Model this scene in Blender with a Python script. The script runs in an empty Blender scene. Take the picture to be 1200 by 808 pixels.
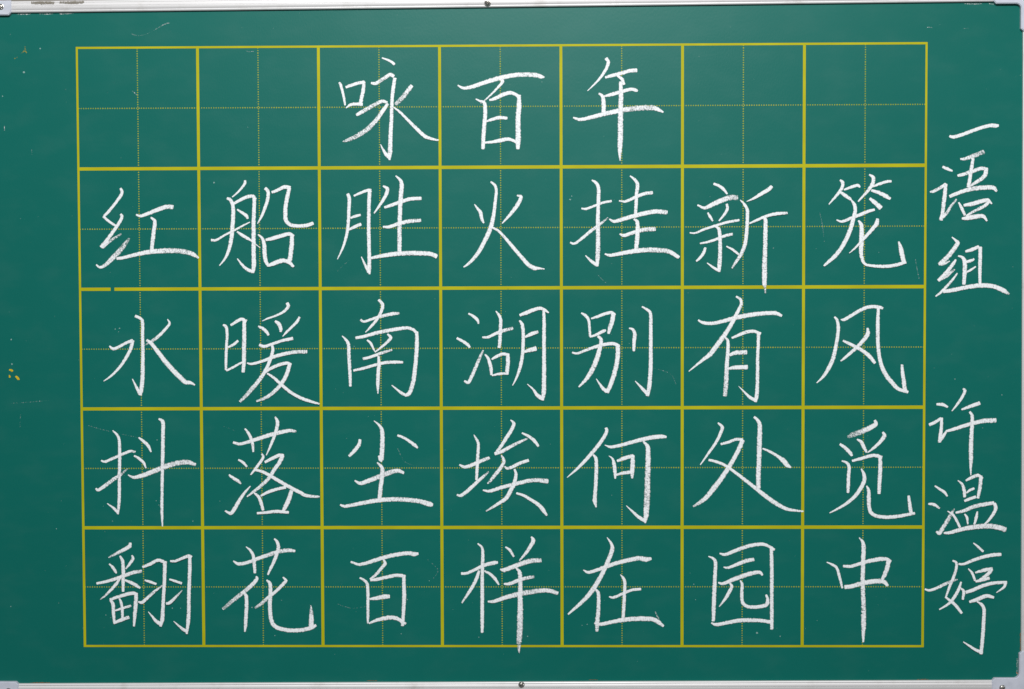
import bpy, bmesh, math, random
from mathutils import Vector, noise

# ------------------------------------------------------------------ scene, camera, light, exposure
scene = bpy.context.scene
COL = scene.collection
random.seed(7)

cam_data = bpy.data.cameras.new('camera')
cam_data.sensor_width = 36.0
cam_data.lens = 50.0
cam_data.clip_start = 0.01
cam_data.clip_end = 50.0
cam = bpy.data.objects.new('camera', cam_data)
COL.objects.link(cam)
cam.location = (0.0231, -1.1805, 0.0451)
cam.rotation_euler = (math.radians(87.946), math.radians(0.173), math.radians(0.683))
scene.camera = cam

world = bpy.data.worlds.new('World')
scene.world = world
world.use_nodes = True
bg = world.node_tree.nodes['Background']
bg.inputs['Color'].default_value = (0.93, 0.97, 1.0, 1)      # even light of a pale room
bg.inputs['Strength'].default_value = 0.16


def area(name, loc, target, sx, sy, watts, colour):
    d = bpy.data.lights.new(name, 'AREA')
    d.shape = 'RECTANGLE'
    d.size, d.size_y = sx, sy
    d.energy = watts
    d.color = colour
    o = bpy.data.objects.new(name, d)
    COL.objects.link(o)
    o.location = loc
    o.rotation_euler = (Vector(target) - Vector(loc)).to_track_quat('-Z', 'Y').to_euler()
    return o


# the ceiling light of the room, above and in front of the board, then an added fill lamp
area('ceiling_and_fill_light', (0.05, -1.0, 0.82), (0.0, 0.0, -0.05), 0.45, 0.2, 8.0, (1.0, 0.985, 0.96))
area('ceiling_and_fill_light', (0.05, -2.4, 1.5), (0.0, 0.0, 0.0), 0.8, 0.3, 50.0, (1.0, 0.985, 0.97))  # added fill lamp farther back, brightens the lower board evenly

scene.render.engine = 'CYCLES'
scene.view_settings.view_transform = 'Standard'
scene.view_settings.look = 'None'
scene.view_settings.gamma = 1.0
scene.view_settings.exposure = 0.0

MM = 0.001


# ------------------------------------------------------------------ materials
class Nodes:
    def __init__(self, name):
        self.m = bpy.data.materials.new(name)
        self.m.use_nodes = True
        self.t = self.m.node_tree
        self.b = self.t.nodes['Principled BSDF']

    def add(self, kind, **kw):
        n = self.t.nodes.new(kind)
        for k, v in kw.items():
            setattr(n, k, v)
        return n

    def link(self, a, b):
        self.t.links.new(a, b)

    def noise(self, vec, scale, detail=2.0, rough=0.5):
        n = self.add('ShaderNodeTexNoise')
        n.inputs['Scale'].default_value = scale
        n.inputs['Detail'].default_value = detail
        n.inputs['Roughness'].default_value = rough
        self.link(vec, n.inputs['Vector'])
        return n.outputs['Fac']

    def math(self, op, a, b=None, c=None, clamp=False):
        n = self.add('ShaderNodeMath', operation=op, use_clamp=clamp)
        for i, v in enumerate((a, b, c)):
            if v is None:
                continue
            if isinstance(v, (int, float)):
                n.inputs[i].default_value = v
            else:
                self.link(v, n.inputs[i])
        return n.outputs[0]

    def ramp(self, v, a, b, lo=0.0, hi=1.0, smooth=True):
        n = self.add('ShaderNodeMapRange')
        n.interpolation_type = 'SMOOTHSTEP' if smooth else 'LINEAR'
        self.link(v, n.inputs['Value'])
        for k, x in (('From Min', a), ('From Max', b), ('To Min', lo), ('To Max', hi)):
            n.inputs[k].default_value = x
        return n.outputs[0]

    def mix(self, f, a, b):
        n = self.add('ShaderNodeMix', data_type='RGBA')
        for sock, v in ((n.inputs[0], f), (n.inputs[6], a), (n.inputs[7], b)):
            if isinstance(v, (int, float)):
                sock.default_value = v
            elif isinstance(v, tuple):
                sock.default_value = (*v, 1) if len(v) == 3 else v
            else:
                self.link(v, sock)
        return n.outputs[2]

    def scaled(self, vec, sx, sy, sz):
        n = self.add('ShaderNodeMapping')
        n.inputs['Scale'].default_value = (sx, sy, sz)
        self.link(vec, n.inputs['Vector'])
        return n.outputs[0]

    def bump(self, h, strength, dist):
        n = self.add('ShaderNodeBump')
        n.inputs['Strength'].default_value = strength
        n.inputs['Distance'].default_value = dist
        self.link(h, n.inputs['Height'])
        self.link(n.outputs[0], self.b.inputs['Normal'])


def mat_board():
    n = Nodes('green_enamel')
    p = n.add('ShaderNodeNewGeometry').outputs['Position']
    big = n.noise(p, 4.0, 4.0, 0.6)
    mid = n.noise(n.scaled(p, 30, 30, 55), 1.0, 3.0)
    fine = n.noise(p, 1300.0, 2.0)
    weave = n.noise(n.scaled(p, 900, 900, 420), 1.0, 1.0)
    c = n.mix(n.ramp(big, 0.35, 0.7), (0.0006, 0.121, 0.099), (0.0012, 0.128, 0.106))
    c = n.mix(n.ramp(mid, 0.45, 0.75, 0.0, 0.006), c, (0.7, 0.75, 0.75))          # traces of wiped chalk
    c = n.mix(n.ramp(fine, 0.3, 0.75, 0.0, 0.005), c, (0.55, 0.65, 0.62))
    speck = n.noise(p, 420.0, 1.0)
    c = n.mix(n.ramp(speck, 0.79, 0.86, 0.0, 0.35), c, (0.6, 0.66, 0.64))          # stray chalk dust
    n.link(c, n.b.inputs['Base Color'])
    n.link(n.ramp(mid, 0.3, 0.75, 0.355, 0.385), n.b.inputs['Roughness'])
    n.b.inputs['Specular IOR Level'].default_value = 0.225
    n.bump(weave, 0.12, 0.0003)
    return n.m


def mat_paint(name='yellow_line_paint', a=(0.40, 0.385, 0.001), b=(0.45, 0.435, 0.003)):
    n = Nodes(name)
    p = n.add('ShaderNodeNewGeometry').outputs['Position']
    wear = n.noise(p, 260.0, 3.0, 0.6)
    tone = n.noise(p, 25.0, 3.0)
    c = n.mix(n.ramp(tone, 0.35, 0.7), a, b)
    c = n.mix(n.ramp(wear, 0.64, 0.82, 0.0, 0.5), c, (0.10, 0.17, 0.04))
    n.link(c, n.b.inputs['Base Color'])
    n.b.inputs['Roughness'].default_value = 0.6
    n.b.inputs['Specular IOR Level'].default_value = 0.2
    return n.m


def mat_chalk(name='white_chalk', colour=(0.86, 0.89, 0.92)):
    n = Nodes(name)
    uv = n.add('ShaderNodeUVMap', uv_map='stroke').outputs['UV']
    cov = n.add('ShaderNodeAttribute', attribute_name='cover').outputs['Fac']
    sep = n.add('ShaderNodeSeparateXYZ')
    n.link(uv, sep.inputs[0])
    p = n.add('ShaderNodeNewGeometry').outputs['Position']
    grain = n.noise(p, 1150.0, 3.0, 0.65)
    ribs = n.noise(n.scaled(uv, 1.1, 0.55, 1), 1.0, 1.0)
    patch = n.noise(p, 220.0, 2.0)
    tex = n.math('ADD', n.math('MULTIPLY', grain, 0.56), n.math('MULTIPLY', ribs, 0.28))
    tex = n.math('ADD', tex, n.math('MULTIPLY', patch, 0.16))
    edge = n.ramp(n.math('ABSOLUTE', sep.outputs['Y']), 0.50, 1.05, 0.0, 0.08)
    dens = n.math('SUBTRACT', n.math('MULTIPLY_ADD', cov, 0.30, 0.345), edge)
    a = n.math('MULTIPLY_ADD', n.math('SUBTRACT', dens, tex), 4.8, 0.5, clamp=True)
    a = n.math('MULTIPLY', a, n.ramp(n.math('ABSOLUTE', sep.outputs['Y']), 0.70, 1.0, 1.0, 0.30))
    n.link(a, n.b.inputs['Alpha'])
    tone = n.math('ADD', n.math('MULTIPLY', grain, 0.55), n.math('MULTIPLY', ribs, 0.45))
    c = n.mix(n.ramp(tone, 0.36, 0.62), tuple(x * 1.03 for x in colour), tuple(x * 0.87 for x in colour))
    n.link(c, n.b.inputs['Base Color'])
    n.b.inputs['Roughness'].default_value = 1.0
    n.b.inputs['Specular IOR Level'].default_value = 0.1
    return n.m


def mat_aluminium():
    n = Nodes('satin_aluminium')
    p = n.add('ShaderNodeNewGeometry').outputs['Position']
    brush = n.noise(n.scaled(p, 6, 900, 900), 1.0, 3.0)
    grime = n.noise(p, 45.0, 4.0, 0.65)
    c = n.mix(n.ramp(grime, 0.50, 0.78), (0.66, 0.66, 0.67), (0.52, 0.51, 0.50))
    c = n.mix(n.ramp(brush, 0.3, 0.7, 0.0, 0.22), c, (0.56, 0.56, 0.56))
    n.link(c, n.b.inputs['Base Color'])
    n.b.inputs['Metallic'].default_value = 0.25
    n.link(n.ramp(brush, 0.3, 0.7, 0.46, 0.6), n.b.inputs['Roughness'])
    return n.m


def mat_bracket():
    n = Nodes('lavender_grey_plastic')
    p = n.add('ShaderNodeNewGeometry').outputs['Position']
    g = n.noise(p, 160.0, 4.0, 0.6)
    n.link(n.mix(n.ramp(g, 0.35, 0.75), (0.56, 0.59, 0.68), (0.49, 0.52, 0.60)), n.b.inputs['Base Color'])
    n.b.inputs['Roughness'].default_value = 0.38
    return n.m


def mat_screw():
    n = Nodes('nickel_screw')
    p = n.add('ShaderNodeNewGeometry').outputs['Position']
    g = n.noise(p, 900.0, 3.0)
    n.link(n.mix(n.ramp(g, 0.35, 0.7), (0.62, 0.61, 0.58), (0.34, 0.33, 0.31)), n.b.inputs['Base Color'])
    n.b.inputs['Metallic'].default_value = 1.0
    n.b.inputs['Roughness'].default_value = 0.28
    return n.m


def mat_wall():
    n = Nodes('grey_beige_wall')
    p = n.add('ShaderNodeNewGeometry').outputs['Position']
    g = n.noise(p, 30.0, 4.0)
    n.link(n.mix(g, (0.15, 0.14, 0.12), (0.20, 0.19, 0.165)), n.b.inputs['Base Color'])
    n.b.inputs['Roughness'].default_value = 0.9
    n.bump(n.noise(p, 350.0, 3.0), 0.3, 0.001)
    return n.m


M_BOARD, M_PAINT, M_CHALK = mat_board(), mat_paint(), mat_chalk()
M_ALU, M_BRACKET, M_SCREW, M_WALL = mat_aluminium(), mat_bracket(), mat_screw(), mat_wall()
M_GRIME = mat_chalk('brown_grime', (0.24, 0.22, 0.18))
M_DOTS = mat_paint('pale_yellow_dot_paint', (0.36, 0.375, 0.004), (0.41, 0.42, 0.012))
M_RUST = mat_chalk('rust_film', (0.30, 0.13, 0.05))
M_OCHRE = mat_chalk('ochre_paint', (0.62, 0.46, 0.02))


# ------------------------------------------------------------------ mesh helpers (board plane: x right, z up, front faces -y; millimetres in)
def link(name, verts, faces, material, parent=None, smooth=False):
    me = bpy.data.meshes.new(name)
    me.from_pydata([(v[0] * MM, v[1] * MM, v[2] * MM) for v in verts], [], faces)
    me.materials.append(material)
    if smooth:
        me.polygons.foreach_set('use_smooth', [True] * len(me.polygons))
    me.update()
    o = bpy.data.objects.new(name, me)
    COL.objects.link(o)
    o.parent = parent
    return o


def spline(pts):
    """Catmull-Rom through (x, z, w, d) points, a section about every 0.8 mm."""
    if len(pts) == 2:
        pts = [pts[0], tuple((a + b) / 2 for a, b in zip(*pts)), pts[1]]
    ext = [tuple(2 * a - b for a, b in zip(pts[0], pts[1]))] + list(pts) + [tuple(2 * a - b for a, b in zip(pts[-1], pts[-2]))]
    out = []
    for i in range(1, len(ext) - 2):
        p0, p1, p2, p3 = ext[i - 1:i + 3]
        n = max(2, int(math.hypot(p2[0] - p1[0], p2[1] - p1[1]) / 0.8))
        for k in range(n):
            t = k / n
            q = [0.5 * (2 * b + (c - a) * t + (2 * a - 5 * b + 4 * c - d) * t * t + (3 * b - a - 3 * c + d) * t ** 3)
                 for a, b, c, d in zip(p0, p1, p2, p3)]
            q[2] = p1[2] + (p2[2] - p1[2]) * t
            q[3] = p1[3] + (p2[3] - p1[3]) * t
            out.append(q)
    out.append(list(pts[-1]))
    return out


def stroke_mesh(name, ribbons, material, parent, base, rough=0.11):
    """Chalk laid on the board: one low domed band for each ribbon, with worn rims and rounded ends."""
    V, F, UV, CV = [], [], [], []
    seed = random.uniform(0, 500)
    for r, pts in enumerate(ribbons):
        sec = spline([(*p, 1.0) if len(p) == 3 else p for p in pts])
        # rounded ends: short extra sections of falling width
        def cap(a, b):
            dx, dz = a[0] - b[0], a[1] - b[1]
            l = math.hypot(dx, dz) or 1.0
            w = a[2]
            return [[a[0] + dx / l * w * e, a[1] + dz / l * w * e, w * s, a[3] - 0.05] for e, s in ((0.10, 0.93), (0.17, 0.66))]
        sec = list(reversed(cap(sec[0], sec[1]))) + sec + cap(sec[-1], sec[-2])
        y0 = -(base + 0.02 * r)
        n0, u = len(V), 0.0
        for i, s in enumerate(sec):
            a, b = sec[max(0, i - 1)], sec[min(len(sec) - 1, i + 1)]
            tx, tz = b[0] - a[0], b[1] - a[1]
            l = math.hypot(tx, tz) or 1.0
            nx, nz = -tz / l, tx / l
            if i:
                u += math.hypot(s[0] - sec[i - 1][0], s[1] - sec[i - 1][1])
            hw = s[2] / 2
            for v in (-1, -0.55, 0, 0.55, 1):
                j = 1.0
                if abs(v) == 1:
                    j += rough * 2.2 * noise.noise((u * 0.55 + seed, v * 9, r * 5)) + rough * 1.2 * noise.noise((u * 1.7 + seed, v * 5, r))
                V.append((s[0] + nx * hw * v * j, y0 - 0.09 * (1 - abs(v)), s[1] + nz * hw * v * j))
                UV.append((u + seed, v))
                CV.append(s[3])
        for i in range(len(sec) - 1):
            for k in range(4):
                q = n0 + i * 5 + k
                F.append((q, q + 5, q + 6, q + 1))
    o = link(name, V, F, material, parent, smooth=True)
    me = o.data
    uv = me.uv_layers.new(name='stroke')
    at = me.attributes.new('cover', 'FLOAT', 'POINT')
    at.data.foreach_set('value', CV)
    for lp in me.loops:
        uv.data[lp.index].uv = UV[lp.vertex_index]
    return o


# ------------------------------------------------------------------ measured layout (mm on the board plane)
GRID_CORNERS = [(-350.52, 249.23), (350.27, 249.58), (350.59, -249.91), (-350.62, -249.69)]          # centre lines of the printed frame: top left, top right, bottom right, bottom left
RAIL_TOP = ((-398.92, 278.18), (404.65, 282.89))                  # inner lip of each rail
RAIL_BOTTOM = ((-400.42, -281.24), (399.13, -278.15))
RAIL_LEFT = ((-427.94, 278.33), (-430.64, -280.09))
RAIL_RIGHT = ((428.43, 270.28), (432.00, -251.20))
SCREW_TOP = (-10.28, 283.83)
SCREW_BOTTOM = (15.98, -281.71)

# ------------------------------------------------------------------ wall behind
wall = link('wall', [(-2500, 13, -1600), (2500, 13, -1600), (2500, 13, 1600), (-2500, 13, 1600)], [(0, 1, 2, 3)], M_WALL)
wall['kind'] = 'structure'

# ------------------------------------------------------------------ the chalkboard
board = bpy.data.objects.new('chalkboard', None)
COL.objects.link(board)
board['label'] = 'green chalkboard with yellow writing grid, chalk characters and silver aluminium frame'
board['category'] = 'chalkboard'


def meet(l1, l2):
    (x1, z1), (x2, z2) = l1
    (x3, z3), (x4, z4) = l2
    d = (x1 - x2) * (z3 - z4) - (z1 - z2) * (x3 - x4)
    a, b = x1 * z2 - z1 * x2, x3 * z4 - z3 * x4
    return ((a * (x3 - x4) - (x1 - x2) * b) / d, (a * (z3 - z4) - (z1 - z2) * b) / d)


C_TL, C_TR = meet(RAIL_TOP, RAIL_LEFT), meet(RAIL_TOP, RAIL_RIGHT)
C_BR, C_BL = meet(RAIL_BOTTOM, RAIL_RIGHT), meet(RAIL_BOTTOM, RAIL_LEFT)

# writing surface: a sheet with thickness, its rim under the rails
rim = [(C_BL[0] - 4, C_BL[1] - 4), (C_BR[0] + 4, C_BR[1] - 4), (C_TR[0] + 4, C_TR[1] + 4), (C_TL[0] - 4, C_TL[1] + 4)]
pv = [(x, 0, z) for x, z in rim] + [(x, 8, z) for x, z in rim]
link('writing_panel', pv, [(0, 1, 2, 3), (7, 6, 5, 4), (0, 4, 5, 1), (1, 5, 6, 2), (2, 6, 7, 3), (3, 7, 4, 0)], M_BOARD, board)

PROFILE = [(0, -0.05), (0, 1.6), (0.25, 1.95), (1.0, 2.3), (1.25, 2.25), (1.45, 1.95), (1.75, 1.9), (2.1, 2.05), (2.4, 2.25), (3.2, 2.5), (4.3, 2.62),
           (4.5, 2.3), (4.9, 2.25), (5.1, 2.55), (6.2, 2.5), (7.2, 2.35), (7.35, 2.05), (7.75, 2.05), (7.9, 2.3), (8.9, 2.1), (9.5, 1.5), (9.5, -12.5)]


def rail(label, a, b, grow, drop=0.0):
    """Extruded frame rail: inner lip from a to b, body to the left of that direction."""
    dx, dz = b[0] - a[0], b[1] - a[1]
    l = math.hypot(dx, dz)
    dx, dz = dx / l, dz / l
    nx, nz = -dz, dx
    a = (a[0] - dx * grow, a[1] - dz * grow)
    b = (b[0] + dx * grow, b[1] + dz * grow)
    V = [(e[0] + nx * s, -(h - drop), e[1] + nz * s) for e in (a, b) for s, h in PROFILE]
    n = len(PROFILE)
    F = [(i, i + 1, n + i + 1, n + i) for i in range(n - 1)]
    F += [tuple(range(n))[::-1], tuple(range(n, 2 * n))]
    o = link('frame_rail', V, F, M_ALU, board)
    o['label'] = label
    return o


rail_top = rail('ridged aluminium rail along the upper edge, smudged with brown grime', C_TL, C_TR, 9.5)
rail_bottom = rail('ridged aluminium rail along the lower edge', C_BR, C_BL, 9.5)
rail_left = rail('ridged aluminium rail along the edge beside the ochre flecks', C_BL, C_TL, -0.02, 0.06)
rail_right = rail('ridged aluminium rail along the edge beside the margin writing', C_TR, C_BR, -0.02, 0.06)


def screw(x, z, h, parent, turn, r=2.6):
    """Domed cross-head screw standing on height h."""
    V, F = [], []
    rings = [(r * 1.18, 0.0), (r * 1.18, 0.25), (r * 0.98, 0.35), (r * 0.86, 0.95), (r * 0.62, 1.35), (r * 0.38, 1.5)]
    n = 24
    for q, (rr, hh) in enumerate(rings):
        for k in range(n):
            t = 2 * math.pi * k / n
            sag = 0.0
            if q >= 3:
                sag = 0.55 * max(0.0, math.cos(2 * t) ** 2 - 0.72) / 0.28 * (0.4 if q == 3 else 1.0)
            V.append((x + rr * math.cos(t + turn), -(h + hh - sag), z + rr * math.sin(t + turn)))
    V.append((x, -(h + 0.55), z))
    for q in range(len(rings) - 1):
        for k in range(n):
            a, b = q * n + k, q * n + (k + 1) % n
            F.append((a, b, b + n, a + n))
    top = (len(rings) - 1) * n
    for k in range(n):
        F.append((top + k, top + (k + 1) % n, len(V) - 1))
    return link('screw', V, F, M_SCREW, parent)


screw(SCREW_TOP[0], SCREW_TOP[1], 2.5, rail_top, 0.5, 2.35)
screw(SCREW_BOTTOM[0], SCREW_BOTTOM[1], 2.4, rail_bottom, 0.2, 2.2)


def bracket(label, c, sx, sz, vshift):
    """L-shaped corner cover over the rails; sx, sz point outwards."""
    L, W, o, r = 24.5, 9.9, 2.0, 4.0
    P = [(-L, W), (-L, 0.4), (-L + 2.2, -o)]
    for k in range(7):
        t = math.pi / 2 * (1 - k / 6)
        P.append((-o - r + r * math.cos(t), -o - r + r * math.sin(t)))
    P += [(-o, -L + 2.2), (0.4, -L), (W, -L)]
    for k in range(6):
        t = math.pi / 2 * k / 5
        P.append((W - 5 + 5 * math.cos(t), W - 5 + 5 * math.sin(t)))
    bm = bmesh.new()
    flip = sx * sz < 0
    ring = [bm.verts.new(((c[0] + sx * x) * MM, -2.5 * MM, (c[1] + sz * z) * MM)) for x, z in P]
    f = bm.faces.new(ring)
    f.normal_update()
    if f.normal.y > 0:
        f.normal_flip()
    ext = bmesh.ops.extrude_face_region(bm, geom=[f])
    up = [v for v in ext['geom'] if isinstance(v, bmesh.types.BMVert)]
    for v in up:
        v.co.y = -3.4 * MM
    bmesh.ops.recalc_face_normals(bm, faces=bm.faces)
    topf = [g for g in bm.faces if all(abs(v.co.y + 3.4 * MM) < 1e-6 for v in g.verts)][0]
    bmesh.ops.bevel(bm, geom=list(topf.edges), offset=0.55 * MM, segments=3, affect='EDGES')
    # skirt: rim runs down past the rails to the panel on the inner side
    for v in bm.verts:
        if v.co.y > -2.55 * MM:
            v.co.y = -0.02 * MM
    me = bpy.data.meshes.new('corner_bracket')
    bm.to_mesh(me)
    bm.free()
    me.materials.append(M_BRACKET)
    ob = bpy.data.objects.new('corner_bracket', me)
    COL.objects.link(ob)
    ob.parent = board
    ob['label'] = label
    screw(c[0] - sx * 16.2, c[1] + sz * vshift, 3.35, ob, random.uniform(0, 1.5), 2.1)
    screw(c[0] + sx * 4.4, c[1] - sz * 13.0, 3.35, ob, random.uniform(0, 1.5), 2.1)
    return ob


bracket('lavender grey corner cover above the ochre flecks', C_TL, -1, 1, 4.6)
bracket('lavender grey corner cover above the margin writing', C_TR, 1, 1, 4.9)
bracket('lavender grey corner cover below the margin writing', C_BR, 1, -1, 6.0)
bracket('lavender grey corner cover at the end of the lower rail away from the margin writing', C_BL, -1, -1, 5.6)

# ------------------------------------------------------------------ the printed grid
G0, G1, G2, G3 = GRID_CORNERS


def grid_point(u, v):
    """u 0..7 across, v 0..5 down."""
    u, v = u / 7.0, v / 5.0
    return tuple((1 - u) * (1 - v) * G0[i] + u * (1 - v) * G1[i] + u * v * G2[i] + (1 - u) * v * G3[i] for i in (0, 1))


def painted_line(a, b, w0, w1, height, gaps=()):
    """Flat band of paint from a to b, its sides slightly uneven; gaps = (from, to) fractions where the paint is gone."""
    dx, dz = b[0] - a[0], b[1] - a[1]
    l = math.hypot(dx, dz)
    nx, nz = -dz / l, dx / l
    cuts, start = [], 0.0
    for g0, g1 in gaps:
        cuts.append((start, g0))
        start = g1
    cuts.append((start, 1.0))
    V, F = [], []
    seed = random.uniform(0, 99)
    for f0, f1 in cuts:
        n = max(2, int((f1 - f0) * l / 4))
        base = len(V)
        for k in range(n + 1):
            t = f0 + (f1 - f0) * k / n
            w = (w0 + (w1 - w0) * t) / 2
            for s in (-1, 1):
                j = 1 + 0.05 * noise.noise((t * l * 0.12 + seed, s * 7, 0))
                V.append((a[0] + dx * t + nx * w * s * j, -height, a[1] + dz * t + nz * w * s * j))
        for k in range(n):
            q = base + 2 * k
            F.append((q, q + 2, q + 3, q + 1))
    return link('grid_line', V, F, M_PAINT, board)


for i in range(8):
    outer = i in (0, 7)
    a, b = grid_point(i, 0), grid_point(i, 5)
    painted_line((a[0], a[1] + 0.9), (b[0], b[1] - 0.9), 1.7 if outer else 2.35, 2.1 if outer else 2.5, 0.06)
for j in range(6):
    outer = j in (0, 5)
    a, b = grid_point(0, j), grid_point(7, j)
    painted_line((a[0] - 0.8, a[1]), (b[0] + 0.8, b[1]), 1.75 if outer else 2.7, 1.85 if outer else 2.85, 0.09,
                 [(0.0375, 0.0420)] if j == 2 else ())


def dotted(p, q, cells):
    """A row of small square dots, about 50 to a cell."""
    V, F = [], []
    n = 50 * cells
    dx, dz = (q[0] - p[0]), (q[1] - p[1])
    l = math.hypot(dx, dz)
    tx, tz = dx / l, dz / l
    for k in range(n):
        t = (k + 0.5) / n
        if noise.noise((t * cells * 9.0 + p[0], p[1], 1.0)) > 0.74:
            continue                                  # a few dots rubbed away
        x, z = p[0] + dx * t, p[1] + dz * t
        ha, hb = 0.40 + random.uniform(-0.06, 0.06), 0.42 + random.uniform(-0.06, 0.06)
        i0 = len(V)
        for sa, sb in ((-1, -1), (1, -1), (1, 1), (-1, 1)):
            V.append((x + tx * ha * sa - tz * hb * sb, -0.03, z + tz * ha * sa + tx * hb * sb))
        F.append((i0, i0 + 1, i0 + 2, i0 + 3))
    o = link('dotted_guide_line', V, F, M_DOTS, board)
    o['kind'] = 'stuff'
    return o


for j in range(5):
    dotted(grid_point(0, j + 0.5), grid_point(7, j + 0.5), 7)
for i in range(7):
    o = dotted(grid_point(i + 0.5, 0), grid_point(i + 0.5, 5), 5)
    o.location.y = -0.000008

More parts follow.
